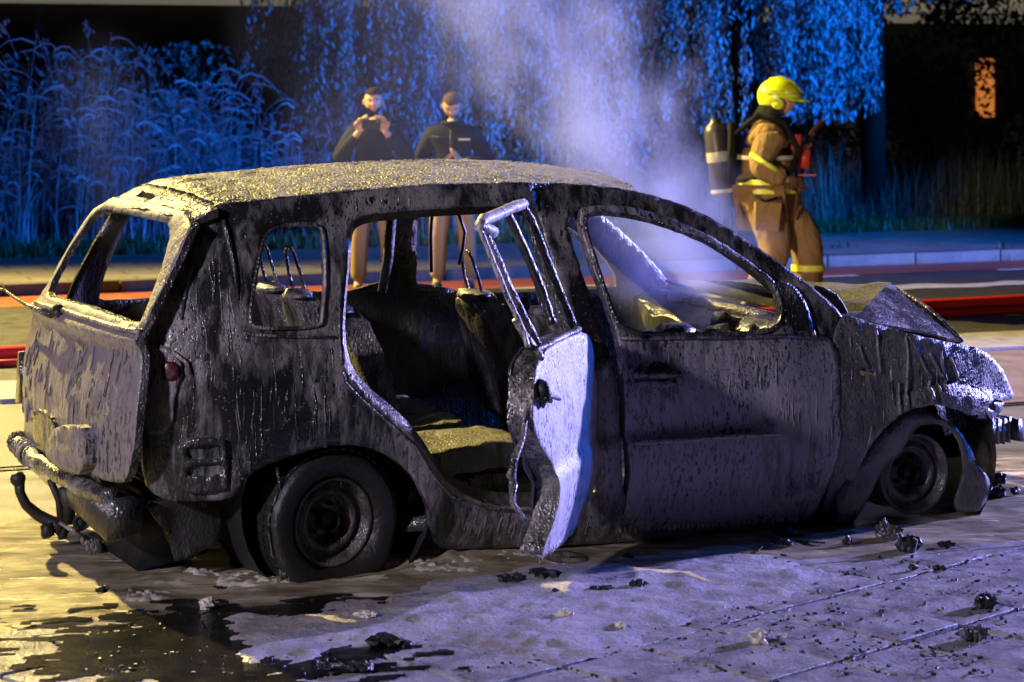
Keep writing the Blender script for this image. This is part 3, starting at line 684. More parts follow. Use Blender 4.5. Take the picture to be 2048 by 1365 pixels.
# wheels
def wheel(x, yo, zc, r, tyre, lean=0):
    t = empty('wheel'); t.parent = car; t.location = (x, yo, zc); t.rotation_euler = (lean, 0, 0)
    MB().lathe([(r, .005), (r, -.004), (r - .012, -.006), (r - .018, .012), (r - .03, .03), (r * .80, .05), (r * .76, .045), (r * .66, .028), (r * .56, .035), (r * .50, .07), (r * .30, .075), (.001, .078)], n=40).build('rim', M['rim'], t)
    MB().lathe([(r, .005), (r - .01, .05), (r - .02, .12), (r, .2)], n=36).build('rim_barrel', M['soot'], t)
    hb = MB().lathe([(.04, .02), (.04, .075), (.001, .02)], n=16)
    for k in range(5): a = 2 * math.pi * k / 5; hb.lathe([(.009, .05), (.009, .08), (.001, .05)], (.065 * math.cos(a), 0, .065 * math.sin(a)), n=8)
    hb.build('hub', M['black'], t)
    if tyre:
        R0 = .272
        V = []; n = 56; prof = [(r - .004, .01), (r + .02, -.020), (R0 - .030, -.035), (R0 - .008, -.025), (R0, .0), (R0 + .003, .10), (R0, .20), (R0 - .01, .24), (r + .01, .25)]
        for q, (rr, h) in enumerate(prof):
            for k in range(n):
                a = 2 * math.pi * k / n; sag = max(0, -math.sin(a)); z = rr * math.sin(a)
                z2 = max(z, -(zc - .006)) if z < 0 else z; rr_n = 1 + .03 * noise.noise((math.cos(a) * 2, math.sin(a) * 2, q * .3)) * (rr > r)
                bul = .03 * sst(.2, .95, sag) * (1 if h < .09 else -1) * (rr > r)
                V.append((rr * rr_n * math.cos(a) * (1 + .05 * sag), h - bul + .006 * noise.noise((k * .5, q, 1)), z2))
        Fc = [(i * n + k, i * n + (k + 1) % n, (i + 1) * n + (k + 1) % n, (i + 1) * n + k) for i in range(len(prof) - 1) for k in range(n)]
        mesh_obj('tyre', V, Fc, M['rubber'], t)
        tr = MB()
        for k in range(44):
            a = 2 * math.pi * k / 44
            if R0 * math.sin(a) < -(zc - .03): continue
            for j in range(5):
                h = .015 + j * .05
                tr.box(((R0 + .004) * math.cos(a), h, (R0 + .004) * math.sin(a)), (.010, .038, .026), Matrix.Rotation(-a, 3, 'Y') if False else None) if False else None
                c = Vector(((R0 + .003) * math.cos(a), h, (R0 + .003) * math.sin(a)))
                rot = Matrix.Rotation(-a, 3, 'Y')
                V = [rot @ Vector(q) for q in [(-.006, -.019, -.013), (.006, -.019, -.013), (.006, .019, -.013), (-.006, .019, -.013), (-.006, -.019, .013), (.006, -.019, .013), (.006, .019, .013), (-.006, .019, .013)]]
                tr.add([v + c for v in V], [(0, 1, 2, 3), (4, 7, 6, 5), (0, 4, 5, 1), (1, 5, 6, 2), (2, 6, 7, 3), (3, 7, 4, 0)])
        o = tr.build('tread', M['rubber'], t, smooth=False); o['kind'] = 'stuff'
        fo = MB()
        for a0, a1, h, w_ in ((95, 215, .0, .006), (120, 225, .10, .004), (215, 262, -.02, .012), (150, 205, .16, .004)):
            ks = 22; fo.tube([((R0 + .005) * math.cos(R(a0 + (a1 - a0) * k / ks)), h + .004 * math.sin(k), max((R0 + .005) * math.sin(R(a0 + (a1 - a0) * k / ks)), -zc + .01)) for k in range(ks + 1)], [w_ * (.3 + abs(noise.noise((k * .6, h * 40, 2))) * 2) for k in range(ks + 1)], 6)
        for k in range(26):
            a = R(random.uniform(0, 360)); L = random.uniform(.01, .05); rr0 = random.uniform(r * .6, r * 1.02)
            x0, z0_ = rr0 * math.cos(a), rr0 * math.sin(a); fo.tube([(x0, .0 if rr0 > r * .9 else .035, z0_), (x0 + .002, .0 if rr0 > r * .9 else .035, z0_ - L)], [.004, .002], 5)
        fo.build('foam_streaks', M['rim'], t)['kind'] = 'stuff'
    return t
wheel(.028, .065, .215, .172, True).rotation_euler = (0, 0, R(11))
wheel(2.665, .10, .205, .175, False)
wheel(.015, W - .26, .215, .165, False).scale = (1, 1, 1)
wheel(2.665, W - .28, .205, .175, False)
# burnt-off tyre carcass: the loose outer band left of the rear rim
MB().tube([(x, .02, z) for x, z in [ray_y(px, py, .02) for px, py in ((553, 930), (562, 985), (566, 1050), (560, 1110), (563, 1163))]], [.008, .006, .008, .006, .010], 6).build('hanging_wire', M['wetmetal'], car)
MB().blob((2.66 + .02, .35, .24), (.16, .2, .16), .2, 2).build('brake_disc', M['black'], car)

# hood folded up in the middle
def tri_hood():
    Np = Vector((2.40, .17, .868)); C = Vector((*([ray_y(1925, 683, .30)[0], .30]), ray_y(1925, 683, .30)[1]))
    bx, bz = ray_y(1780, 573, .72); Bp = Vector((bx, .72, bz))
    fx, fz = ray_y(1330, 567, 1.50); Fr = Vector((fx, 1.50, fz))
    Bf = Vector((bx - .05, 1.50, bz - .03)); Ff = Vector((3.12, 1.45, .70)); Fm = Vector((3.26, .85, .70))
    Nl = Vector((2.32, .85, .885))
    return Np, C, Bp, Fr, Bf, Ff, Fm, Nl
Np, C_, Bp, Fr, Bf, Ff, Fm, Nl = tri_hood()
bm = bmesh.new(); vs = [bm.verts.new(p) for p in (Np, C_, Bp, Fr, Bf, Ff, Fm, Nl)]
for f in ((0, 1, 2), (0, 2, 7), (7, 2, 4), (7, 4, 3), (1, 6, 2), (2, 6, 5), (2, 5, 4)): bm.faces.new([vs[i] for i in f])
for e in bm.edges: pass
bmesh.ops.subdivide_edges(bm, edges=bm.edges[:], cuts=7, use_grid_fill=True)
for v in bm.verts: v.co += Vector((0, 0, 1)) * (.012 * fbm(v.co * 6, 3) + .02 * noise.noise(v.co * 2.3)) 
me = bpy.data.meshes.new('hood'); bm.to_mesh(me); bm.free(); me.materials.append(M['hood']); me.materials.append(M['soot'])
tn = (C_ - Np).cross(Bp - Np)
for p_ in me.polygons:
    c_ = p_.center; d1 = (Bp.x - Np.x) * (c_.y - Np.y) - (Bp.y - Np.y) * (c_.x - Np.x)
    if d1 < 0 and c_.y < Bp.y + .02: p_.material_index = 1
hood = link(bpy.data.objects.new('hood', me), car); so = hood.modifiers.new('thick', 'SOLIDIFY'); so.thickness = .012; so.offset = 0
E1 = [Np.lerp(Bp, i / 8) for i in range(9)]
E2 = [Bp.lerp(C_, i / 8) + Vector((0, 0, .03 * math.sin(math.pi * i / 8))) for i in range(9)]
MB().tube(E2, .010, 6).build('folded_edge', M['frame'], hood)
# the dark under-frame showing below the folded edge
V = []; n = 9
for i in range(n):
    k = i / (n - 1); p = E2[i]; q = Np.lerp(C_, k) + Vector((0, .02, -.015)); V += [p, q]
mesh_obj('under_frame', V, [(2 * i, 2 * i + 2, 2 * i + 3, 2 * i + 1) for i in range(n - 1)], M['soot'], hood)
V = []
for i in range(9):
    p = Np.lerp(Vector((2.45, 1.55, .90)), i / 8); V += [p + Vector((-.06, 0, .02 + .05 * math.sin(math.pi * i / 8))), p + Vector((.10, 0, -.06))]
mesh_obj('cowl', V, [(2 * i, 2 * i + 2, 2 * i + 3, 2 * i + 1) for i in range(8)], M['frame'], car)
arch = [CXX(x, y, .32) for x, y in ((1628, 573), (1650, 578), (1672, 590), (1686, 610), (1697, 634))]
V = []
for p in arch: V += [p, (p[0] - .02, p[1], .80)]
mesh_obj('wing_stay', V, [(2 * i, 2 * i + 2, 2 * i + 3, 2 * i + 1) for i in range(4)], M['soot'], car)
MB().tube(arch, .006, 6).build('stay_edge', M['wetmetal'], car)

runs(70, [(430, 420), (660, 400), (670, 440), (500, 450), (480, 660), (670, 680), (680, 880), (540, 900), (480, 980), (350, 990), (350, 700), (400, 480)], .05, .28, .0045, .0015, car, M['wetmetal'], seed=1)
runs(60, [(905, 1005), (1180, 1020), (1235, 1075), (905, 1092)], .03, .10, .006, .002, car, M['sill'], seed=2)
runs(110, [(1245, 690), (1660, 690), (1670, 860), (1640, 980), (1250, 1040), (1258, 900)], .03, .16, .0042, -.012, fdoor, M['door'], seed=3)
runs(26, [(1690, 650), (1900, 700), (1960, 730), (1900, 790), (1720, 880), (1690, 840)], .03, .14, .0045, -.006, fend, M['wetmetal'], seed=4)
runs(16, [(700, 385), (1290, 390), (1250, 412), (860, 412), (700, 425)], .02, .06, .004, .0, car, M['wetmetal'], seed=5)
# dark drips and blisters on the tailgate
tr_ = MB(); rnd = random.Random(4)
for i in range(90):
    y = rnd.uniform(.2, 1.5); z = rnd.uniform(.42, .9); L = rnd.uniform(.015, .09)
    tr_.tube([(tgx(y, z - L * t) - .0025, y + .004 * rnd.uniform(-1, 1), z - L * t) for t in (0, .35, .7, 1)], [.002, .0035, .0042, .002], 5)
tr_.build('foam_runs', M['tail'], tail)['kind'] = 'stuff'
# interior
MB().box((1.30, W / 2, .16), (1.9, 1.52, .07), jit=.02).box((-.1, W / 2, .30), (.95, 1.0, .07), jit=.02).build('floor_pan', M['soot'], car)
MB().box((2.28, W / 2, .55), (.10, 1.5, .62), jit=.02).build('bulkhead', M['soot'], car)
def seat(x, y, w=.46, rec=.42, h=.62, z0=.42, mat='frame', fold=False):
    t = empty('seat'); t.parent = car; t.location = (x, y, 0)
    def bm_(u, v, d):   # u across, v along the back
        zz = z0 + v * math.cos(rec); xx = -v * math.sin(rec) - .02 * math.cos(v * 6) - .05 * (1 - (2 * u / w) ** 2) * .4
        return (xx - d * math.cos(rec) + .008 * fbm((u * 14, v * 14, y)), u, zz - d * math.sin(rec))
    hw = w / 2
    panel('backrest', [(-hw, 0), (hw, 0), (hw, h * .6), (hw * .7, h), (-hw * .7, h), (-hw, h * .6)], [], bm_, .10, M[mat], t, res=.04, ragged=.01, mat2=M['frame'])
    top = bm_(0, h, .05)
    for sgn in (1,):
        pts = [(top[0] + .02, -.07, top[2] - .03), (top[0] - .005, -.085, top[2] + .07), (top[0] - .03, -.06, top[2] + .17), (top[0] - .035, -.03, top[2] + .195), (top[0] - .035, .03, top[2] + .195), (top[0] - .03, .06, top[2] + .17), (top[0] - .005, .085, top[2] + .07), (top[0] + .02, .07, top[2] - .03)]
        MB().tube(pts, .008, 7).build('headrest_frame', M['frame'], t)
    MB().blob((top[0], 0, top[2]), (.06, hw * .7, .022), .4, 2, 3, 2).build('foam_cap', M['quarter'], t)
    def cm(u, v, d): return (v, u, z0 - .0 + .05 * v - d + .015 * fbm((u * 9, v * 9, 3 + y)))
    panel('cushion', [(-hw, -.05), (hw, -.05), (hw, .42), (hw * .8, .47), (-hw * .8, .47), (-hw, .42)], [], cm, .10, M['hood'] if mat != 'soot' else M['soot'], t, res=.04, ragged=.012, mat2=M['soot'])
    rl = MB()
    for yy in (-hw + .05, hw - .05): rl.box((.2, yy, z0 - .16), (.42, .03, .10)); rl.tube([(.0, yy, z0 - .1), (-.02, yy, .2)], .015, 6); rl.tube([(.4, yy, z0 - .1), (.42, yy, .2)], .015, 6)
    rl.build('seat_rail', M['frame'], t)
    return t
seat(.44, .47, rec=.36); seat(.40, .95, w=.36, rec=.30); seat(.44, 1.38, rec=.34)
seat(1.34, .48, rec=.34, h=.56, mat='soot'); seat(1.34, 1.28, rec=.34, h=.56, mat='soot')
# load space cover and side trims
MB().box((-.35, W / 2, .40), (.62, 1.3, .05), jit=.02).build('load_floor', M['soot'], car)
# dashboard and steering column remains
def dash(u, v, d):
    x = 1.98 + .30 * v; y = u; z = .80 + .05 * math.sin(v * math.pi) + .06 * v + .02 * fbm((u * 5, v * 4, 3), 3) - d
    return (x, y, z)
panel('dashboard', [(.16, 0), (W - .16, 0), (W - .14, 1.1), (.14, 1.1)], [], dash, .10, M['soot'], car, res=.05, mat2=M['soot'])
rb = MB(); rb.tube([(2.12, .25, .865), (2.10, .7, .875), (2.1, 1.2, .88), (2.12, 1.5, .87)], .03, 8); rb.build('dash_rail', M['frame'], car)
dl = MB()
for i in range(10): dl.blob((1.55 + .06 * i + random.uniform(-.03, .03), .28 + random.uniform(0, .3), .76 + .05 * math.sin(i * .7) ** 2), (.07, .08, .06), .7, 2, 2.5, i)
dl.build('charred_lining', M['soot'], car)['kind'] = 'stuff'
# belts and pillars trims hanging inside
for P in ([(865, 425, .9), (862, 470, .9), (863, 545, .9)], [(915, 420, .6), (930, 465, .6), (925, 500, .6), (918, 530, .6)]):
    MB().tube([CXX(*p) for p in P], .008, 5).build('seat_belt', M['black'], car)
pl = MB(); 
pl.tube([CXX(784, 430, 1.2), CXX(776, 520, 1.2), CXX(764, 585, 1.2)], [.022, .024, .02], 8); pl.build('pillar_trim', M['hood'], car)
def post(name, x0, z0, x1, z1, wd, mat):
    V = []
    for k in range(9):
        t = k / 8; x = x0 + (x1 - x0) * t; z = z0 + (z1 - z0) * t; y = W - side(x, z) - .03
        V += [(x - wd / 2, y, z), (x + wd / 2, y, z), (x + wd / 2, y - .07, z), (x - wd / 2, y - .07, z)]
    return mesh_obj(name, V, [(4 * i + a, 4 * i + (a + 1) % 4, 4 * i + 4 + (a + 1) % 4, 4 * i + 4 + a) for i in range(8) for a in range(4)], mat, car)


# beads of foam and water that catch the lamps
up = lambda c, n: n.z > .3
out = lambda c, n: n.y < -.2
beads(roofp, 3600, .002, .0062, M['bead'], filt=up)
beads(spoil, 900, .002, .0062, M['bead'], filt=up)
beads(bside, 1500, .0015, .005, M['beaddark'], filt=out)
beads(bside, 420, .0012, .0032, M['beaddark'], filt=lambda c, n: n.y < -.2 and c.z > belt(c.x) + .28 or (n.y < -.1 and c.x > 1.6 and c.z > .8))
beads(fdoor, 1100, .0015, .0045, M['beaddark'], filt=lambda c, n: n.y < -.2 and c.z > .62 + .1 * noise.noise(c * 5))
beads(fend, 900, .002, .0055, M['beaddark'], filt=lambda c, n: n.y < -.1)
beads(fend, 220, .0015, .004, M['bead'], filt=lambda c, n: n.y < -.1 and (c.z > .66 - .1 * (c.x - 2.4) or c.x > 3.05))
beads(tail, 500, .0015, .0045, M['bead'], filt=lambda c, n: n.x < -.2)
beads(rdoor, 700, .0015, .0045, M['bead'])

# ------------------------------------------------------------------ the road and what lies along it (r along the road, q across it)
PH = R(21.5); _cp, _sp = math.cos(PH), math.sin(PH)
def RQ(r, q, z=0.0): return (r * _cp - q * _sp, r * _sp + q * _cp, z)
def invRQ(x, y): return x * _cp + y * _sp, -x * _sp + y * _cp
def wetmat(name, c0, c1, r0=.18, r1=.5, sc=6, bmp=.5, bd=.01, patch=None, psc=.9, pth=.52, fine=90, tile=None, stretch=(1, 1, 1)):
    m, nt, b = newmat(name); v = coords(nt, (sc * stretch[0], sc * stretch[1], sc), rot=(0, 0, -PH)); n = noisetex(nt, v, 1, 8, .65)
    col = mixc(nt, ramp(nt, n, .35, .65), c0, c1)
    f = noisetex(nt, coords(nt, (fine, fine, fine)), 1, 3, .7)
    col = mixc(nt, mth(nt, 'MULTIPLY', f, .45), col, tuple(c * .45 for c in c0))
    rg = mth(nt, 'ADD', mth(nt, 'MULTIPLY', n, r1 - r0), r0)
    if patch:
        pn = noisetex(nt, coords(nt, (psc, psc * 2.6, psc), (2.3, 5.1, 0), rot=(0, 0, -PH)), 1, 7, .62, .6)
        pm = ramp(nt, pn, pth, pth + .06)
        col = mixc(nt, pm, col, patch)
        rg = mth(nt, 'ADD', rg, mth(nt, 'MULTIPLY', pm, .15))
    if tile:
        br = nt.nodes.new('ShaderNodeTexBrick'); nt.links.new(coords(nt, (1, 1, 1), rot=(0, 0, -PH)), br.inputs['Vector'])
        br.inputs['Scale'].default_value = 1; br.inputs['Brick Width'].default_value = tile[0]; br.inputs['Row Height'].default_value = tile[1]
        br.inputs['Mortar Size'].default_value = .012; br.offset = .5
        col = mixc(nt, br.outputs['Fac'], col, tuple(c * .35 for c in c0))
    nt.links.new(col, b.inputs['Base Color']); nt.links.new(rg, b.inputs['Roughness'])
    b1 = bump(nt, f, bmp, .006); b2 = bump(nt, n, bmp, bd, b1)
    nt.links.new(b2, b.inputs['Normal'])
    return m
M['asphalt'] = wetmat('wet_asphalt', (.035, .034, .036), (.07, .065, .06), .22, .55, sc=5, bmp=.8)
M['roadnear'] = wetmat('foamy_wet_road', (.09, .08, .055), (.24, .22, .16), .22, .5, sc=3.2, bmp=.7, bd=.02, fine=120, stretch=(.35, 1.6, 1), patch=(.06, .055, .04), psc=.7, pth=.56)
M['brown'] = wetmat('brown_pavement', (.12, .085, .05), (.20, .145, .085), .4, .7, sc=4, bmp=.7, fine=110)
M['redlane'] = wetmat('red_lane', (.22, .045, .022), (.34, .08, .04), .35, .6, sc=5, bmp=.4)
M['kerb'] = wetmat('kerb_concrete', (.20, .185, .16), (.34, .31, .27), .4, .7, sc=6, bmp=.5)
M['walk'] = wetmat('sidewalk_tiles', (.17, .15, .14), (.26, .235, .215), .4, .7, sc=2, tile=(.6, .3))
M['paint'] = wetmat('road_paint', (.45, .44, .43), (.62, .6, .58), .3, .6, sc=9)
M['slab'] = wetmat('wet_foamy_slab', (.20, .19, .195), (.48, .46, .48), .10, .40, sc=6, bmp=1.0, bd=.012, fine=60, patch=(.06, .057, .053), psc=2.2, pth=.57)
M['soil'] = simple('black_joint_soil', (.018, .017, .015), .4, bmp=.8, sc=60)
M['foamsheet'] = wetmat('settled_foam', (.30, .29, .30), (.52, .50, .53), .14, .4, sc=5, bmp=1.0, bd=.02, fine=55)
M['muddyfoam'] = wetmat('muddy_foam_water', (.12, .10, .065), (.50, .44, .30), .06, .40, sc=6, bmp=.55, bd=.012, fine=130, stretch=(.55, 1.7, 1), patch=(.55, .50, .40), psc=2.6, pth=.60)
M['suds'] = simple('foam_suds', (.50, .46, .39), .2, bmp=.5, sc=70, var=.45)
M['darkglossy'] = wetmat('dark_glossy_patch', (.006, .006, .006), (.016, .015, .014), .05, .25, sc=7, bmp=.4)
M['earth'] = simple('dark_earth', (.02, .022, .015), .8)
def strip(name, q0, q1, z, mat, r0=-45, r1=60, nr=1, wob=0, kind='structure', z1=None):
    V = []
    for i in range(nr + 1):
        r = r0 + (r1 - r0) * i / nr
        V += [RQ(r, q0 + wob * noise.noise((r * 2.3, q0, 1)), z), RQ(r, q1 + wob * noise.noise((r * 2.9, q1, 5)), z if z1 is None else z1)]
    o = mesh_obj(name, V, [(2 * i, 2 * i + 2, 2 * i + 3, 2 * i + 1) for i in range(nr)], mat, smooth=False)
    if kind: o['kind'] = kind
    return o
gv = [(-160, -40, -.05), (200, -40, -.05), (200, 220, -.05), (-160, 220, -.05)]
g = mesh_obj('ground', gv, [(0, 1, 2, 3)], M['earth']); g['kind'] = 'structure'
rd = strip('road', 7.79, 11.02, 0, M['roadnear'])
# gently uneven muddy wash round the car
strip('median', 11.06, 13.12, .012, M['brown'])
strip('gutter', 13.95, 14.4, .0, M['asphalt'])
strip('far_road', 14.4, 19.42, .0, M['asphalt'])
strip('cycle_lane', 18.55, 19.36, .004, M['redlane'])
mk = strip('lane_marking', 17.1, 17.42, .008, M['paint'], 7.3, 16, 120, .16)
for r0 in np.arange(7.2, 18, 2.55):
    strip('lane_marking', 18.40, 18.50, .008, M['paint'], r0, r0 + 1.0)
strip('lane_marking', 17.75, 17.82, .008, M['paint'], 9.3, 10.1)
# kerb stones, one by one
def stones(q0, q1, r0, r1, L, z0, z1, owner):
    base = MB().box((0, 0, (z0 + z1) / 2), (L - .015, q1 - q0, z1 - z0), jit=.004).build('kerb_stone', M['kerb'], owner, smooth=False)
    me = base.data; first = True
    for r in np.arange(r0, r1, L):
        o = base if first else link(base.copy(), owner); first = False
        x, y, _ = RQ(r + L / 2, (q0 + q1) / 2); o.location = (x, y, random.uniform(-.004, .004)); o.rotation_euler = (0, 0, PH + random.uniform(-.004, .004))
k1 = empty('kerb'); k1['kind'] = 'structure'; stones(13.13, 13.94, -4, 13, 1.0, -.03, .035, k1)
kf_ = M['kerb']; M['kerb'] = wetmat('far_kerb_concrete', (.07, .065, .06), (.13, .12, .11), .5, .7, sc=6)
k2 = empty('kerb'); k2['kind'] = 'structure'; stones(19.45, 19.62, -6, 18, 1.0, -.03, .105, k2); M['kerb'] = kf_
strip('kerb_edge', 13.12, 13.95, .002, M['kerb'], -45, -4); strip('kerb_edge', 13.12, 13.95, .002, M['kerb'], 13, 60)
strip('sidewalk', 19.63, 22.2, .10, M['walk'])
k3 = strip('gutter_line', 11.0, 11.07, .006, M['soil'])

# foreground paving: slabs laid at 45 degrees to the kerb
ES = R(43.3); e1 = Vector((math.cos(ES), math.sin(ES))); e2 = Vector((math.sin(ES), -math.cos(ES)))  # e2: towards the camera/right
pav = empty('pavement'); pav['kind'] = 'structure'
V = [RQ(-30, 2, .0), RQ(30, 2, .0), RQ(30, 7.72, .0), RQ(-30, 7.72, .0)]
mesh_obj('joint_bed', V, [(0, 1, 2, 3)], M['soil'], pav)
P0, DP_, DT_ = 6.13, .345, .575
def clip_poly(P, f):
    out = []
    for i in range(len(P)):
        a, b2 = P[i], P[(i + 1) % len(P)]; fa, fb = f(a), f(b2)
        if fa >= 0: out.append(a)
        if (fa >= 0) != (fb >= 0):
            t = fa / (fa - fb); out.append((a[0] + (b2[0] - a[0]) * t, a[1] + (b2[1] - a[1]) * t))
    return out
cnt = 0
for i in range(-14, 14):
    for j in range(-14, 14):
        p0 = P0 + i * DP_; t0 = -5.17 + j * DT_
        g_ = .011
        C4 = [(p0 + g_, t0 + g_), (p0 + DP_ - g_, t0 + g_), (p0 + DP_ - g_, t0 + DT_ - g_), (p0 + g_, t0 + DT_ - g_)]
        XY = [(e1.x * p + e2.x * t + random.uniform(-.003, .003), e1.y * p + e2.y * t + random.uniform(-.003, .003)) for p, t in C4]
        XY = clip_poly(XY, lambda a: 7.70 - (-a[0] * _sp + a[1] * _cp))
        if len(XY) < 3: continue
        cx = sum(a[0] for a in XY) / len(XY); cy = sum(a[1] for a in XY) / len(XY)
        if not (6.7 < cy < 10.4 and abs(cx) < .245 * cy + .55): continue
        n = len(XY); zz = .016 + random.uniform(-.004, .004); tx, ty = random.uniform(-.008, .008), random.uniform(-.008, .008)
        bm = bmesh.new()
        lo = [bm.verts.new((x - cx, y - cy, -.03)) for x, y in XY]
        mi = [bm.verts.new((x - cx, y - cy, zz - .0025 + tx * (x - cx) + ty * (y - cy))) for x, y in XY]
        hi = [bm.verts.new(((x - cx) * .988, (y - cy) * .988, zz + tx * (x - cx) + ty * (y - cy))) for x, y in XY]
        for k in range(n):
            l = (k + 1) % n; bm.faces.new((lo[k], lo[l], mi[l], mi[k])); bm.faces.new((mi[k], mi[l], hi[l], hi[k]))
        bm.faces.new(hi); bm.normal_update()
        me = bpy.data.meshes.new('paving_slab'); bm.to_mesh(me); bm.free(); me.materials.append(M['slab'])
        o = link(bpy.data.objects.new('paving_slab', me), pav); o.location = (cx, cy, 0); cnt += 1
print('slabs', cnt)
# edging row along the road
stq = empty('kerb'); stq['kind'] = 'structure'
base = MB().box((0, 0, -.008), (.98, .075, .05), jit=.003).build('kerb_stone', M['slab'], stq, smooth=False); first = True
for r in np.arange(.5, 7.5, 1.0):
    o = base if first else link(base.copy(), stq); first = False
    x, y, _ = RQ(r, 7.745); o.location = (x, y, random.uniform(-.003, .003)); o.rotation_euler = (0, 0, PH)

# sheets of foam and muddy water with real relief
def relief(name, x0, x1, y0, y1, res, hf, mat, label=None, kind='stuff', base=-.02):
    nx = int((x1 - x0) / res); ny = int((y1 - y0) / res)
    H = {}; V = []; Fc = []
    for j in range(ny + 1):
        for i in range(nx + 1):
            x = x0 + i * res; y = y0 + j * res; h = hf(x, y)
            V.append((x, y, h))
    for j in range(ny):
        for i in range(nx):
            q = (j * (nx + 1) + i, j * (nx + 1) + i + 1, (j + 1) * (nx + 1) + i + 1, (j + 1) * (nx + 1) + i)
            if max(V[k][2] for k in q) > base: Fc.append(q)
    o = mesh_obj(name, V, Fc, mat)
    bm = bmesh.new(); bm.from_mesh(o.data); bmesh.ops.delete(bm, geom=[v for v in bm.verts if not v.link_faces], context='VERTS'); bm.to_mesh(o.data); bm.free()
    o['kind'] = kind
    return o
def foam_h(x, y):
    r, q = invRQ(x, y)
    u = (x - .10) / .98; v = (q - 7.45) / .52
    m = 1 - (u * u + v * v) ** .5 + .45 * fbm((x * 1.6, y * 1.6, 0), 3)
    lum = .016 * max(0, fbm((x * 7, y * 9, 4), 3)) + .010 * max(0, noise.noise((x * 22, y * 26, 1)))
    return .018 + .03 * max(-1, min(.35, m)) * (1 if m > 0 else 1.2) + (lum if m > 0 else 0)
relief('foam', -1.4, 1.75, 7.0, 8.95, .02, foam_h, M['foamsheet'], base=.0155)
LUMPS = []
for (px, py, rx, hz) in ((500, 1162, .06, .035), (530, 1172, .07, .03), (460, 1172, .05, .03), (430, 1160, .03, .02), (392, 1160, .06, .05), (575, 1168, .05, .03), (255, 1202, .09, .04), (310, 1176, .05, .03), (340, 1165, .09, .035), (285, 1190, .05, .03),
                         (820, 1132, .10, .05), (865, 1146, .09, .035), (905, 1124, .12, .045), (960, 1118, .13, .04), (1010, 1112, .12, .03), (720, 1182, .08, .02), (560, 1205, .09, .018), (680, 1155, .06, .025), (610, 1158, .06, .025), (770, 1160, .1, .02), (640, 1200, .1, .015)):
    Y = FPX * HC / (py - YH); LUMPS.append(((px - CX) / FPX * Y, Y, rx, hz * .6))
def mud_h(x, y):
    cx = (x - CO[0]) * _c + (y - CO[1]) * _s; cy = -(x - CO[0]) * _s + (y - CO[1]) * _c
    m = 1 - max(((cx - 1.2) / 2.5) ** 2, 0) - max(0, (-cy - .0) / .62) ** 2 - max(0, (cy - 1.3) / .6) ** 2 + .35 * fbm((x * 1.3, y * 1.3, 9), 3)
    r, q = invRQ(x, y)
    if q < 7.74: m = min(m, (q - 7.68) * 8)
    h = .004 + .022 * max(-1, min(.4, m))
    if m > 0:
        st = fbm((r * 2.2, q * 8, 2), 4)
        h += .006 * st * min(1, m * 3) + .014 * max(0, fbm((r * 3.1, q * 5, 7), 2) - .22) * min(1, m * 3)
        for lx, ly, lr, lh in LUMPS:
            if abs(x - lx) < 3 * lr and abs(y - ly) < 3 * lr:
                h += lh * math.exp(-(((x - lx) / lr) ** 2 + ((y - ly) / lr / .8) ** 2) * (1 + .7 * noise.noise((x * 14, y * 14, 1)))) * (.85 + .4 * noise.noise((x * 30, y * 30, 2)))
    return h
relief('foam', -2.6, 2.9, 7.55, 11.6, .026, mud_h, M['muddyfoam'], base=.0035)
def suds_h(x, y):
    h = -.01
    for lx, ly, lr, lh in LUMPS[:5] + LUMPS[5:7] + LUMPS[10:15]:
        d = ((x - lx) / (lr * 1.7)) ** 2 + ((y - ly) / (lr * 1.2)) ** 2
        if d < 4: h = max(h, -.002 + (lh * .9 + .024) * math.exp(-d * (1 + .8 * noise.noise((x * 16, y * 16, 1)))) * (.8 + .5 * noise.noise((x * 38, y * 38, 2))))
    return h
relief('foam', -1.4, .2, 7.9, 9.3, .011, suds_h, M['suds'], base=.006)
# near-black glossy patch with ragged, streaky edges, lower left
def blotch_h(x, y):
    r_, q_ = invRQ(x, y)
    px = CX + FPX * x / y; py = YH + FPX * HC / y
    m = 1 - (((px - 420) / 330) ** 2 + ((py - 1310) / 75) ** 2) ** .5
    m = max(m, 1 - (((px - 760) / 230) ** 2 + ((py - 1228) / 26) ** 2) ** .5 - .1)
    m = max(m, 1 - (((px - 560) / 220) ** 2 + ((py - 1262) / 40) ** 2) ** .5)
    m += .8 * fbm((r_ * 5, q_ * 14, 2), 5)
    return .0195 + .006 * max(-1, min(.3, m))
relief('blotch', -2.1, .2, 6.9, 8.4, .018, blotch_h, M['darkglossy'], kind='structure', base=.0193)

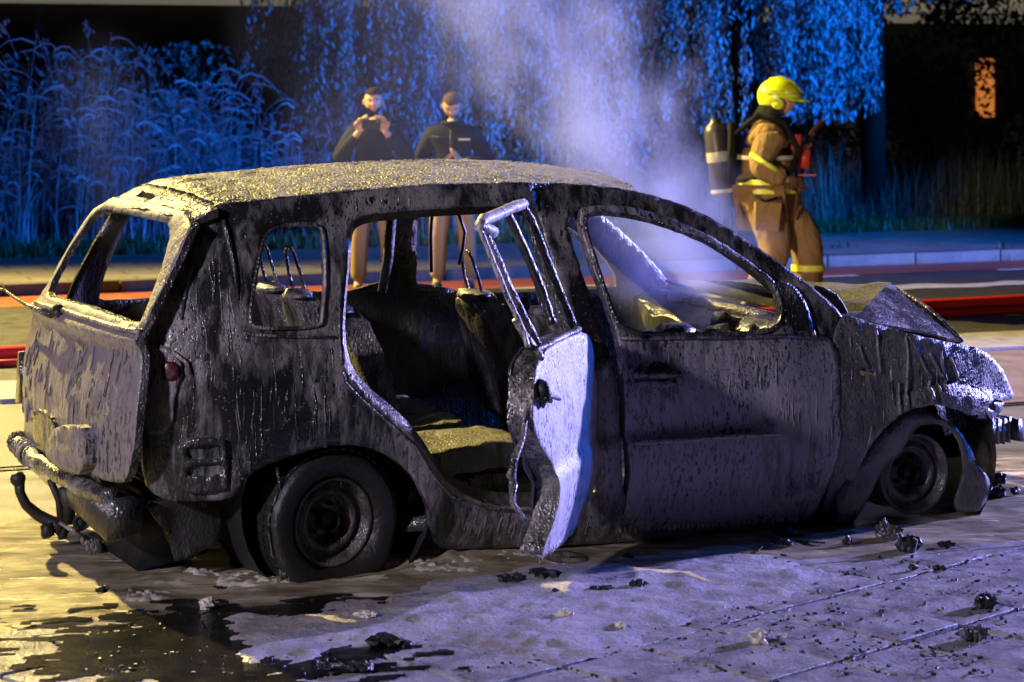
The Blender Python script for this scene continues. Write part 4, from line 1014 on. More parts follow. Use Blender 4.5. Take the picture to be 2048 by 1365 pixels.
# charred debris, each piece a thing
debris = [  # px, py, size (m), label
    (760, 1303, .085, 'knobbly charred lump standing on the wet paving below the rear wheel'), (808, 1304, .03, 'small black crumb to the right of the knobbly charred lump'),
    (730, 1246, .055, 'foam-capped lump of debris with a pale top, below the rear tyre'), (1020, 1176, .07, 'jagged black scrap with a pointed tip below the open door'),
    (1090, 1166, .075, 'flat black sliver lying below the tip of the open door'), (1130, 1250, .045, 'two-lobed black cinder on the pale foam under the door tip'),
    (1204, 1192, .05, 'black cinder half buried in the yellowish foam mound'), (1275, 1188, .045, 'grey pebble-like cinder at the end of the foam mound'),
    (1112, 1200, .022, 'tiny forked scrap on the foam between two larger cinders'), (720, 1352, .06, 'black clinker at the lower edge of the paving'),
    (655, 1352, .035, 'low dark clinker beside the larger one at the lower edge'), (1785, 1085, .075, 'crumpled foil-like heap in front of the front wheel'),
    (1812, 1110, .075, 'dark pyramid of ash on the slabs in front of the front wheel'), (1895, 1105, .05, 'flat burnt flake beside the dark pyramid of ash'),
    (1690, 1098, .04, 'small glossy cinder at the edge of the muddy water'), (1565, 1100, .055, 'low black scrap below the front door'), (1995, 972, .05, 'black shard beyond the front wheel liner'),
    (2030, 995, .035, 'small dark chip at the road edge beyond the front wheel'), (1985, 1000, .06, 'torn piece of liner resting beside the front wheel'), (1970, 1225, .05, 'dark wad of mud in a joint between slabs'),
    (1520, 1295, .05, 'pale-topped crumb on the slabs'), (1565, 1290, .04, 'flat dark flake on the slab beside the pale-topped crumb'), (1945, 1290, .06, 'soft tuft of ash lying on a slab'),
    (205, 1195, .03, 'dark crumb in the lit foam left of the tyre'), (410, 1228, .045, 'pale foam clot at the edge of the black blotch'), (1880, 1150, .04, 'thin black flake on the slab joint'), (1830, 1150, .03, 'small round cinder in the slab joint'),
    (1260, 1125, .04, 'thin scrap at the edge of the muddy water under the front door'), (1575, 1083, .05, 'twisted burnt bracket under the front door'), (1240, 1270, .03, 'tiny black grain on the pale foam'),
]
for k, (px, py, sz, lb) in enumerate(debris):
    Y = FPX * HC / (py - YH); x = (px - CX) / FPX * Y
    b = MB(); flat = .35 if 'fl' in lb or 'thin' in lb or 'low' in lb else .7
    for q in range(5 if sz > .04 else 3):
        b.blob((random.uniform(-.5, .5) * sz, random.uniform(-.4, .4) * sz, .012 + sz * flat * .3), (sz * random.uniform(.3, .55), sz * random.uniform(.25, .45), sz * flat * random.uniform(.4, .8)), 1.0, 2, 2.4, k + q * 7)
    o = b.build('debris', M['foamwhite'] if ('pale' in lb or 'foam-capped' in lb) else (M['frame'] if 'foil' in lb or 'tuft' in lb else M['black']), smooth=False)
    o.location = (x, Y, .012); tag(o, lb, 'debris', 'burnt scraps lying round the car')
cr = MB()
for i in range(900):
    px = random.uniform(150, 2040); py = random.uniform(1120, 1362)
    Y = FPX * HC / (py - YH); x = (px - CX) / FPX * Y
    r, q = invRQ(x, Y)
    if q > 7.9: continue
    if 700 < px < 1350 and random.random() < .6: continue
    s = random.uniform(.0015, .006) * (1.5 if px > 1500 or px < 700 else 1); cr.box((x, Y, .022), (s * random.uniform(1, 2.4), s * random.uniform(.8, 1.5), s), Matrix.Rotation(random.random() * 3, 3, 'Z'), s * .3)
for i in range(700):
    i_ = random.randint(-3, 8); p = P0 + i_ * DP_; tt_ = random.uniform(-6.4, -3.6)
    if random.random() < .4: tt_ = -5.17 + random.randint(-3, 3) * DT_; p = P0 + random.uniform(-1, 2.6)
    x = e1.x * p + e2.x * tt_ + random.gauss(0, .008); Y = e1.y * p + e2.y * tt_ + random.gauss(0, .008)
    if invRQ(x, Y)[1] > 7.6 or x < .25: continue
    s = random.uniform(.003, .009); cr.box((x, Y, .016), (s * random.uniform(1, 2.4), s * random.uniform(.8, 1.5), s), Matrix.Rotation(random.random() * 3, 3, 'Z'), s * .3)
o = cr.build('crumbs', M['soil'], smooth=False); o['kind'] = 'stuff'
wr_ = MB()
pts = [(1500, 1050), (1530, 1065), (1565, 1080), (1600, 1083), (1650, 1086)]
def gp(px, py, z=.02): Y = FPX * (HC - z) / (py - YH); return ((px - CX) / FPX * Y, Y, z)
wr_.tube([gp(*p) for p in pts], .005, 5).tube([gp(1515, 1103), gp(1530, 1090), gp(1560, 1082)], .004, 5)
o = wr_.build('burnt_wire', M['wetmetal']); tag(o, 'thin burnt wire trailing on the wet ground under the front door', 'wire')
pt = MB().lathe([(.0, .004), (.085, .006), (.09, .014), (.08, .012), (.0, .010)], (0, 0, 0), 'z', 24)
o = pt.build('round_cap', M['wetmetal']); o.location = gp(1130, 1122, .006); o.rotation_euler = (.06, .03, 0); tag(o, 'flat round wet cap lying under the tip of the open door', 'cap')

# hoses
M['hose'] = simple('red_fire_hose', (.50, .018, .012), .38, sc=40, bmp=.25); M['hose2'] = simple('dark_red_hose', (.36, .014, .012), .38, sc=40)
def hose(q0, slope, rad, mat, r0, r1, lb):
    pts = []
    for i in range(70):
        r = r0 + (r1 - r0) * i / 69; q = q0 + slope * r + .04 * noise.noise((r * .5, q0, 2)); pts.append(RQ(r, q, rad * .92))
    o = MB().tube(pts, rad, 12).build('fire_hose', mat); tag(o, lb, 'fire hose', 'hoses laid along the road')
hose(15.14, .05, .046, M['hose'], -22, 26, 'thick bright red fire hose lying on the road beyond the bonnet')
hose(14.72, .045, .028, M['hose2'], 2, 26, 'thinner dark red fire hose lying just in front of the thick one')

# ------------------------------------------------------------------ verge, reeds, trees, building
M['grass'] = simple('grass', (.045, .085, .02), .5, sc=3, var=.5, bmp=0)
M['reed'] = simple('reed_blade', (.17, .22, .27), .45, sc=2, var=.45, bmp=0)
M['leafdark'] = simple('dark_leaf', (.10, .13, .14), .5, sc=2, var=.5, bmp=0)
M['willow'] = simple('willow_leaf', (.20, .26, .30), .42, sc=3, var=.5, bmp=0)
M['bark'] = simple('bark', (.008, .008, .007), .8, sc=12, bmp=1.0)
M['lowweed'] = simple('weed', (.13, .15, .12), .5, sc=4, var=.5, bmp=0)
strip('grass_bank', 22.2, 60, .09, M['earth'])
def blades(name, n, rr, qq, hh, wd, mat, z0=.09, lean=.5, seg=3, drop=.5, dens=None, parent=None):
    r = rng.uniform(rr[0], rr[1], n); q = rng.uniform(qq[0], qq[1], n)
    if dens is not None:
        k = rng.random(n) < dens(r, q); r, q = r[k], q[k]; n = len(r)
    h = rng.uniform(hh[0], hh[1], n) if not callable(hh) else hh(r, q, n)
    az = rng.uniform(0, 2 * np.pi, n); ln = rng.normal(0, lean, n)
    x = r * _cp - q * _sp; y = r * _sp + q * _cp
    L = []
    wx, wy = np.cos(az + np.pi / 2 + rng.normal(0, .4, n)), np.sin(az + np.pi / 2)
    def pt(t):
        off = ln * h * t ** 1.8; z = z0 + h * (t - drop * np.abs(ln) * t ** 2.6)
        return x + np.cos(az) * off, y + np.sin(az) * off, z
    wdn = wd * rng.uniform(.5, 1.4, n)
    for s in range(seg):
        t0, t1 = s / seg, (s + 1) / seg
        a = pt(t0); b = pt(t1); w0 = wdn * (1 - t0 * .8); w1 = wdn * (1 - t1 * .93)
        L.append(np.stack([np.stack([a[0] - wx * w0, a[1] - wy * w0, a[2]], 1), np.stack([a[0] + wx * w0, a[1] + wy * w0, a[2]], 1), np.stack([b[0] + wx * w1, b[1] + wy * w1, b[2]], 1), np.stack([b[0] - wx * w1, b[1] - wy * w1, b[2]], 1)], 1))
    return quads(name, np.concatenate(L), mat, parent)
o = blades('grass', 26000, (1.5, 18), (22.15, 23.6), (.05, .17), .006, M['grass'], lean=.6, seg=2); o['kind'] = 'stuff'
def reed_h(r, q, n):
    x = r * _cp - q * _sp
    top = np.interp(x, [-7, -5, -4.2, -3.4, -2.7, -2.0, 4], [2.5, 2.2, 2.35, 2.0, 1.75, 1.5, 1.3])
    return top * rng.uniform(.45, 1.05, n) ** 1.0
def reed_density(r, q):
    return np.array([1.0 if noise.noise((a * 1.6, b * 1.2, 0)) + .4 * noise.noise((a * 5, b * 3, 3)) > -.05 else .12 for a, b in zip(r, q)])
o = blades('reeds', 3800, (2, 7.4), (23.9, 25.2), lambda r, q, n: reed_h(r, q, n) * .8, .009, M['reed'], lean=.55, seg=4, drop=.75, dens=reed_density); o['kind'] = 'stuff'
# tall reed stalks, each with arching leaves and a plume
def stalks(n, rr, qq, hs):
    A = []
    for i in range(n):
        for _ in range(20):
            r = rng.uniform(*rr); q = rng.uniform(*qq)
            if noise.noise((r * 1.6, q * 1.2, 0)) > -.1: break
        x, y, _ = RQ(r, q); h = reed_h(np.array([r]), np.array([q]), 1)[0] * rng.uniform(.75, 1.1) * hs
        lx, ly = rng.normal(0, .16), rng.normal(0, .1); w_ = rng.uniform(.005, .010)
        def P(t): return np.array([x + lx * h * t ** 1.5, y + ly * h * t ** 1.5, .09 + h * t])
        for s_ in range(4):
            a, b = P(s_ / 4), P((s_ + 1) / 4); d = np.array([w_ * (1 - s_ * .18), 0, 0]); A.append([a - d, a + d, b + d * .8, b - d * .8])
        for k in range(rng.integers(5, 10)):
            t = rng.uniform(.3, 1); o_ = P(t); az = rng.uniform(0, 2 * np.pi); L = rng.uniform(.25, .6); up = rng.uniform(.2, 1.1); w2 = rng.uniform(.006, .014)
            pv = None
            for s_ in range(5):
                u = s_ / 4; c = o_ + np.array([np.cos(az) * L * u, np.sin(az) * L * u * .6, L * (up * u - (.5 + up) * u * u * rng.uniform(.95, 1.05))]); d = np.array([0.25 * w2, 0, w2]) * (1 - .9 * u)
                if pv is not None: A.append([pv[0] - pv[1], pv[0] + pv[1], c + d, c - d])
                pv = (c, d)
        if rng.random() < .35:
            o_ = P(1)
            for k in range(14):
                c = o_ + np.array([rng.normal(0, .02) + lx * .02 * k, 0, .012 * k]); A.append([c, c + [.02, 0, -.03], c + [.025, 0, -.06], c + [.004, 0, -.04]])
    return np.array(A)
o = quads('reeds', stalks(210, (2, 7.4), (23.8, 24.8), 1.0), M['reed']); o['kind'] = 'stuff'
def weed_density(r, q): return np.array([np.clip(.55 + 1.3 * noise.noise((a * 1.1, b * 1.5, 5)), .08, 1) for a, b in zip(r, q)])
o = blades('tall_grass', 26000, (7, 19), (23.4, 25.4), lambda r, q, n: rng.uniform(.2, 1.0, n) ** .8 * (1 + .35 * np.sin(r * 3.1) * np.sin(q * 2)) * np.interp(r, [7, 12, 16, 19], [1.0, .95, .95, .8]), .006, M['lowweed'], lean=.75, seg=3, drop=.7, dens=weed_density); o['kind'] = 'stuff'
def leafcloud(name, C, size, mat, parent=None, droop=0.0, asp=.45):
    C = np.asarray(C); n = len(C); s = size * rng.uniform(.6, 1.4, n)
    d = rng.normal(0, 1, (n, 3)); d[:, 2] -= droop * 2.5; d /= np.linalg.norm(d, axis=1)[:, None]
    e = rng.normal(0, 1, (n, 3)); e -= (e * d).sum(1)[:, None] * d; e /= np.linalg.norm(e, axis=1)[:, None]
    a = C - d * s[:, None] * .5; b = C + d * s[:, None] * .5; w_ = e * (s * asp * .5)[:, None]
    return quads(name, np.stack([a, C + w_, b, C - w_], 1), mat, parent)
# background hedge behind the reeds and bystanders
def hedge(name, r0, r1, q0, q1, z0, zt, n, size, mat, label, cat='hedge', holes=.2):
    t = empty(name, RQ((r0 + r1) / 2, (q0 + q1) / 2, .09)); tag(t, label, cat)
    ox, oy, oz = t.location
    nn = n * 2; r = rng.uniform(r0, r1, nn); q = rng.uniform(q0, q1, nn); u = rng.random(nn)
    z = z0 + u * np.interp(r, [r0, r0 + (r1 - r0) * .3, r0 + (r1 - r0) * .6, r1], [zt[0], zt[1], zt[2], zt[3]])
    v = np.array([noise.noise((a * .9, b * .9, c * 1.1)) + .5 * noise.noise((a * 2.7, b * 2.7, c * 2.7)) for a, b, c in zip(r, q, z)])
    k = v > -.12 + holes * u
    if name == 'bush': k &= ~((np.abs(r - 17.75) < .35) & (z > 1.2) & (z < 2.35) & (rng.random(nn) < .85))
    r, q, z = r[k], q[k], z[k]
    P = np.stack([r * _cp - q * _sp - ox, r * _sp + q * _cp - oy, z - oz], 1)
    f = leafcloud('foliage', P, size, mat, t, .3); f['kind'] = 'stuff'
    st = MB()
    for i in range(14):
        rr = random.uniform(r0, r1); qq = random.uniform(q0, q1); x, y, _ = RQ(rr, qq)
        st.tube([(x - ox, y - oy, 0), (x - ox + .1, y - oy, .8), (x - ox + random.uniform(-.3, .3), y - oy, 1.7)], [.03, .02, .01], 5)
    st.build('stems', M['bark'], t)['kind'] = 'stuff'
hedge('hedge', -2, 11.5, 25.3, 26.9, .05, (2.1, 1.9, 2.2, 2.0), 42000, .10, M['leafdark'], 'dense dark hedge behind the reeds and the two bystanders')
hedge('bush', 10.5, 20, 26.2, 28.5, .05, (2.8, 3.4, 3.5, 3.6), 26000, .11, M['leafdark'], 'big dark bush behind the tall grass beyond the firefighter', 'bush', .1)
hedge('shrub', 1.2, 4.6, 25.4, 26.6, 1.5, (1.6, 1.4, .6, .3), 3000, .12, M['leafdark'], 'dark shrub with hanging leaves over the reeds in the top corner', 'shrub', .5)
def weeping(x, y, rx, ry, top, bot, n, label, seed, trunk=True, shape=None):
    r_ = np.random.default_rng(seed); t = empty('weeping_willow', (x, y, .09)); tag(t, label, 'tree')
    A = []; tw = MB(); cl_ = r_.uniform(0, 2 * np.pi, max(6, n // 9)); cr_ = r_.uniform(.2, 1, len(cl_)) ** .5
    for i in range(n):
        j = r_.integers(len(cl_)); a = cl_[j] + r_.normal(0, .05); rad = cr_[j] + r_.normal(0, .03)
        sx, sy = rad * np.cos(a) * rx, rad * np.sin(a) * ry
        zt = top * r_.uniform(.75, 1.0) - .9 * rad ** 2; e = abs(sx) / rx
        zb = bot + r_.exponential(.35) + (shape(sx) if shape else .5 * e ** 2)
        if zb > zt: continue
        L = zt - zb; ph = r_.uniform(0, 6.28); sw = r_.uniform(.02, .12)
        m = int(L / .035); tt = np.linspace(0, 1, m)
        px = sx + sw * np.sin(tt * 4 + ph) + (sx / rx) * .25 * tt; py = sy + sw * np.cos(tt * 3 + ph); pz = zt - L * tt
        keep = r_.random(m) < .25 + .75 * (np.sin(tt * 9 + ph * 3) > .1)
        P = np.stack([px, py, pz], 1)[keep] + r_.normal(0, .02, (keep.sum(), 3))
        A.append(P)
        if i % 3 == 0: tw.tube([(px[k], py[k], pz[k]) for k in range(0, m, max(1, m // 6))], .004, 3)
    A = np.concatenate(A)
    f = leafcloud('crown', A, .085, M['willow'], t, 1.1, .30)
    f['kind'] = 'stuff'
    tw.build('twigs', M['bark'], t)['kind'] = 'stuff'
    tr = MB().tube([(0, 0, -.05), (.06, .1, 1.2), (-.05, .1, 2.4), (.1, .1, 3.6), (.3, .1, 4.6)], [.20, .16, .14, .11, .07], 12)
    for i in range(6):
        a = i * 1.05; tr.tube([(0, .1, 3.0 + .15 * i), (rx * .4 * math.cos(a), ry * .4 * math.sin(a), 4.2), (rx * .8 * math.cos(a), ry * .8 * math.sin(a), top - .4)], [.07, .05, .02], 7)
    tr.build('trunk', M['bark'], t)
weeping(-.85, 26.4, 2.15, 1.0, 5.0, .7, 800, 'weeping tree with leaves hanging behind the two bystanders', 3, shape=lambda sx: max(0, (-sx - 1.0)) * 1.1)
weeping(2.75, 26.6, 1.35, .9, 5.2, 1.05, 560, 'weeping tree with long hanging strands behind the firefighter', 5, shape=lambda sx: .2 * abs(sx))
weeping(1.3, 27.6, 1.1, .7, 5.2, .9, 360, 'weeping tree half hidden by the smoke between the two other weeping trees', 8)
# straight dark tree at the right
t = empty('tree', (4.35, 27.2, .09)); tag(t, 'dark tree with a straight bare trunk rising from the tall grass', 'tree')
MB().tube([(0, 0, -.05), (.02, 0, 1.2), (.0, 0, 2.4), (.04, 0, 3.8), (0, 0, 5)], [.17, .15, .14, .13, .1], 12).tube([(0, 0, 2.6), (.5, 0, 3.3), (.9, .1, 4)], [.06, .05, .03], 7).tube([(0, 0, 2.9), (-.4, .1, 3.6), (-.8, 0, 4.2)], [.06, .05, .03], 7).build('trunk', M['bark'], t)
P = rng.normal(0, 1, (9000, 3)); P /= np.linalg.norm(P, axis=1)[:, None]; P *= rng.uniform(.3, 1, (9000, 1)) ** .4 * np.array([2.0, 1.4, 1.5]); P += np.array([.3, 0, 4.0])
v = np.array([noise.noise((a * 1.3, b * 1.3, c * 1.3)) for a, b, c in P]); P = P[v > -.05]
leafcloud('crown', P, .11, M['leafdark'], t, .2)['kind'] = 'stuff'
# building behind the trees
bd = empty('apartment_building', RQ(12, 33, 0), PH); tag(bd, 'long low building with a dark ground floor and pale floor band seen above the reeds', 'building')
M['dwall'] = simple('dark_wall', (.03, .028, .027), .8, sc=3); M['pale'] = simple('glowing_pale_band', (.32, .30, .25), .7, sc=5, emit=(.5, .45, .32), es=.25)  # weak emission put into the pale parts in place of light on them
M['glow'] = simple('lit_window', (.3, .12, .03), .5, emit=(1.0, .30, .06), es=.55, sc=4)
MB().box((0, 3, 1.45), (44, 6, 2.9)).build('wall', M['dwall'], bd, smooth=False)
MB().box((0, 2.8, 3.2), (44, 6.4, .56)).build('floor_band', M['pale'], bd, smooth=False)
base = None
for i in range(15):
    if base is None:
        base = MB().box((0, 0, 0), (1.3, .05, 1.3)).build('window', simple('dark_glass', (.02, .02, .025), .15), bd, smooth=False)
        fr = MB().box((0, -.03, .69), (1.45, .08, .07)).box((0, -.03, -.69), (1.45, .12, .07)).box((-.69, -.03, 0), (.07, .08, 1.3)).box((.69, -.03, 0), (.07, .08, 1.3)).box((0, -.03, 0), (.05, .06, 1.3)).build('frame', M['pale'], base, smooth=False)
        o = base
    else:
        o = link(base.copy(), bd); f2 = link(fr.copy(), o)
    o.location = (-20 + i * 2.8, -.03, 4.6)
MB().box((0, 3, 4.8), (44, 5.9, 2.6)).build('upper_wall', M['dwall'], bd, smooth=False)
for i in range(12):
    pass
rl = MB()
for i in range(40): rl.box((2 + i * .3, -1.0, 3.1), (.03, .03, .5))
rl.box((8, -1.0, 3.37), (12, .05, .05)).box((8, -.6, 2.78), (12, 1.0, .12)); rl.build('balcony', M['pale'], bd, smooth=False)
gl = MB().box((0, 0, 0), (.34, .05, 1.0)).build('lit_window', M['glow'], bd, smooth=False); gl.location = (9.7, -.06, 1.62)
# weeds at the far kerb
def weed(r, q, z, s, lb):
    o = blades('weed', 60, (r - .12 * s, r + .12 * s), (q - .05, q + .05), (.05 * s, .12 * s), .012, M['grass'], z0=z, lean=1.2, seg=2, drop=.7)
    tag(o, lb, 'weed')
for px, py, lb in ((1688, 505, 'small weed growing at the kerb behind the bonnet'), (2000, 508, 'bushy weed growing at the far kerb, near the frame edge'), (548, 545, 'weed on the sidewalk edge seen through the rear side window')):
    Y = FPX * (HC - .05) / (py - YH); x = (px - CX) / FPX * Y; r, q = invRQ(x, Y); weed(r, q, .03, 1.5, lb)

# ------------------------------------------------------------------ people
def skin(name, verts, edges, radii, mat, parent, sub=2, root=0):
    me = bpy.data.meshes.new(name); me.from_pydata(verts, edges, []); me.materials.append(mat)
    o = bpy.data.objects.new(name, me); link(o, parent)
    o.modifiers.new('skin', 'SKIN').use_smooth_shade = True
    sv = me.skin_vertices[0].data
    for i, r in enumerate(radii): sv[i].radius = (r, r) if not isinstance(r, tuple) else r
    for i in range(len(verts)): sv[i].use_root = (i == root)
    o.modifiers.new('sub', 'SUBSURF').levels = sub; o.modifiers['sub'].render_levels = sub
    bpy.context.view_layer.update()
    dg = bpy.context.evaluated_depsgraph_get(); ev = o.evaluated_get(dg); m2 = bpy.data.meshes.new_from_object(ev)
    o.modifiers.clear(); o.data = m2
    if not m2.materials: m2.materials.append(mat)
    m2.polygons.foreach_set('use_smooth', [True] * len(m2.polygons))
    return o
def join_into(o, mb, smooth=True):
    """adds geometry to a mesh object (body stays one mesh)"""
    bm = bmesh.new(); bm.from_mesh(o.data); vs = [bm.verts.new(v) for v in mb.v]
    for f in mb.f:
        try: fc = bm.faces.new([vs[i] for i in f]); fc.smooth = smooth
        except ValueError: pass
    bm.to_mesh(o.data); bm.free()
def head_mb(c, yaw=0, pitch=0, s=1.0):
    """face looks to -y; returns the head, its transform"""
    T = Matrix.Translation(c) @ Matrix.Rotation(yaw, 4, 'Z') @ Matrix.Rotation(pitch, 4, 'X')
    bm = bmesh.new(); bmesh.ops.create_uvsphere(bm, u_segments=36, v_segments=28, radius=1)
    V = []
    g = lambda x, z, cx, cz, sx, sz: math.exp(-((x - cx) / sx) ** 2 - ((z - cz) / sz) ** 2)
    for v in bm.verts:
        x, y, z = v.co; X = x * .076 * (1 + .20 * max(0, z) * (1 - .4 * z)); Y = y * .097 * (1 + .08 * max(0, z)); Z = z * .118
        if z < 0: k = 1 - .30 * (-z) ** 1.5; X *= k; Y *= (1 - .12 * (-z))
        if y < 0:
            Y -= .0
            Y -= .024 * g(X, Z, 0, -.018, .013, .022)            # nose
            Y -= .010 * g(X, Z, 0, .0, .009, .03)
            Y -= .006 * g(X, Z, 0, .030, .05, .010)               # brow
            for sx_ in (-1, 1): Y += .014 * g(X, Z, sx_ * .031, .010, .016, .012)
            Y -= .007 * g(X, Z, 0, -.056, .024, .009) ; Y += .004 * g(X, Z, 0, -.0555, .022, .0025)
            Y -= .010 * g(X, Z, 0, -.092, .025, .018)            # chin
            for sx_ in (-1, 1): Y -= .006 * g(X, Z, sx_ * .045, -.022, .018, .02)
        V.append(T @ Vector((X * s, Y * s, Z * s)))
    Fc = [tuple(v.index for v in f.verts) for f in bm.faces]; bm.free()
    m = MB().add(V, Fc)
    for sx_ in (-1, 1):
        e = MB().blob((sx_ * .079, .008, -.008), (.012, .020, .032), .1, 2)
        m.add([T @ (Vector(v) * s) for v in e.v], e.f)
    return m, T
def face_parts(T, parent, s=1.0, brow=(.03, .02, .015), lids=False):
    eyes = MB(); pu = MB(); br = MB(); li = MB()
    for sx_ in (-1, 1):
        e = MB().blob((sx_ * .031, -.073, .010), (.0125, .0085, .0085 if not lids else .004), 0, 2); eyes.add([T @ (Vector(v) * s) for v in e.v], e.f)
        e = MB().blob((sx_ * .031, -.0815, .009), (.0055, .003, .0055 if not lids else .002), 0, 2); pu.add([T @ (Vector(v) * s) for v in e.v], e.f)
        e = MB().tube([(sx_ * .014, -.094, .026), (sx_ * .032, -.091, .031), (sx_ * .050, -.078, .026)], [.003, .0045, .002], 6); br.add([T @ (Vector(v) * s) for v in e.v], e.f)
    e = MB().tube([(-.020, -.092, -.056), (-.008, -.098, -.055), (.008, -.098, -.055), (.020, -.092, -.056)], [.002, .0045, .0045, .002], 6); li.add([T @ (Vector(v) * s) for v in e.v], e.f)
    eyes.build('eyes', M['eye'], parent)['kind'] = 'stuff'; pu.build('pupils', M['pupil'], parent)['kind'] = 'stuff'; br.build('eyebrows', M['hair'], parent)['kind'] = 'stuff'; li.build('lips', M['lips'], parent)
def hair_mb(T, s=1.0, low=.0, top=1.1, seed=0, front=.055):
    bm = bmesh.new(); bmesh.ops.create_icosphere(bm, subdivisions=4, radius=1); V = []; keep = {}
    for v in bm.verts:
        x, y, z = v.co; k = 1.045 + .05 * noise.noise(v.co * 7 + Vector((seed, 0, 0)))
        lim = front if y < -.2 else (low - .5 * max(0, y))
        edge = z * .118 - lim
        kk = k * (1 if edge > .012 else max(.985, .985 + edge * 5)) + .02 * max(0, z)
        wd = 1 + .22 * max(0, z) * (1 - .4 * z); V.append(T @ Vector((x * .078 * kk * s * wd, y * .099 * kk * s * (1 + .10 * max(0, z)), z * .116 * kk * s))); keep[v.index] = edge > -.012
    Fc = [tuple(v.index for v in f.verts) for f in bm.faces if all(keep[v.index] for v in f.verts)]; bm.free()
    return MB().add(V, Fc)
M['skin'] = simple('skin', (.52, .30, .22), .45, sc=30, var=.12, bmp=.1); M['hair'] = simple('dark_hair', (.012, .009, .008), .8, sc=90, var=.5, bmp=.8)
M['hair2'] = simple('brown_hair', (.07, .04, .025), .75, sc=90, var=.5, bmp=.8)
M['eye'] = simple('eye_white', (.6, .58, .55), .2, bmp=0, var=.05); M['pupil'] = simple('pupil', (.01, .008, .006), .1, bmp=0); M['lips'] = simple('lips', (.35, .14, .11), .4, bmp=0)
def cloth(name, col, sc=6, rough=.8, bd=.02):
    m, nt, b = newmat(name); n = noisetex(nt, coords(nt, (sc, sc, sc * .5)), 1, 4, .5, .8); f = noisetex(nt, coords(nt, (160, 160, 160)), 1, 2)
    nt.links.new(mixc(nt, n, tuple(c * .75 for c in col), tuple(min(1, c * 1.2) for c in col)), b.inputs['Base Color']); b.inputs['Roughness'].default_value = rough; b.inputs['Specular IOR Level'].default_value = .12
    nt.links.new(bump(nt, n, .8, bd, bump(nt, f, .3, .002)), b.inputs['Normal']); return m
M['black_cloth'] = cloth('black_cloth', (.010, .010, .013)); M['navy'] = cloth('dark_jacket', (.013, .013, .020)); M['khaki'] = cloth('khaki_trousers', (.36, .26, .17)); M['tan'] = cloth('tan_trousers', (.28, .19, .12))
M['shoe'] = simple('dark_shoe', (.02, .02, .02), .5); M['white_tape'] = simple('white_mark', (.75, .75, .8), .4, bmp=0)
def hand(mb_target, wrist, palm_dir, side_dir, curl_dir, s=1.0, mirror=1, grip=.5):
    """palm plus five bent fingers appended to a mesh builder"""
    W_ = Vector(wrist); P = Vector(palm_dir).normalized(); Sd = Vector(side_dir).normalized(); Cd = Vector(curl_dir).normalized()
    m = mb_target
    pc = W_ + P * .045 * s
    V = [];
    for t, wd, th in ((0, .026, .018), (.04, .040, .017), (.085, .042, .014)):
        c = W_ + P * t * s
        for k in range(10):
            a = 2 * math.pi * k / 10; V.append(c + Sd * math.cos(a) * wd * s + Cd * math.sin(a) * th * s)
    m.add(V, [(i * 10 + k, i * 10 + (k + 1) % 10, i * 10 + 10 + (k + 1) % 10, i * 10 + 10 + k) for i in range(2) for k in range(10)] + [tuple(20 + k for k in range(10))])
    for i, (o, L) in enumerate(((-.031, .072), (-.0105, .082), (.0105, .076), (.031, .060))):
        b = W_ + P * .082 * s + Sd * o * s; g1 = grip * (.7 + .1 * i)
        d1 = (P * math.cos(g1) + Cd * math.sin(g1)); d2 = (P * math.cos(g1 * 2.1) + Cd * math.sin(g1 * 2.1)); d3 = (P * math.cos(g1 * 3) + Cd * math.sin(g1 * 3))
        p1 = b + d1 * L * .45 * s; p2 = p1 + d2 * L * .32 * s; p3 = p2 + d3 * L * .24 * s
        m.tube([b - P * .01, p1, p2, p3], [.0095 * s, .0088 * s, .0078 * s, .005 * s], 8)
    tb_ = W_ + P * .03 * s - Sd * .034 * s * mirror
    q1 = tb_ + (P * .7 - Sd * .6 * mirror + Cd * .3).normalized() * .035 * s; q2 = q1 + (P * .8 + Cd * .6).normalized() * .03 * s
    m.tube([tb_, q1, q2], [.013 * s, .011 * s, .007 * s], 8)
    return m

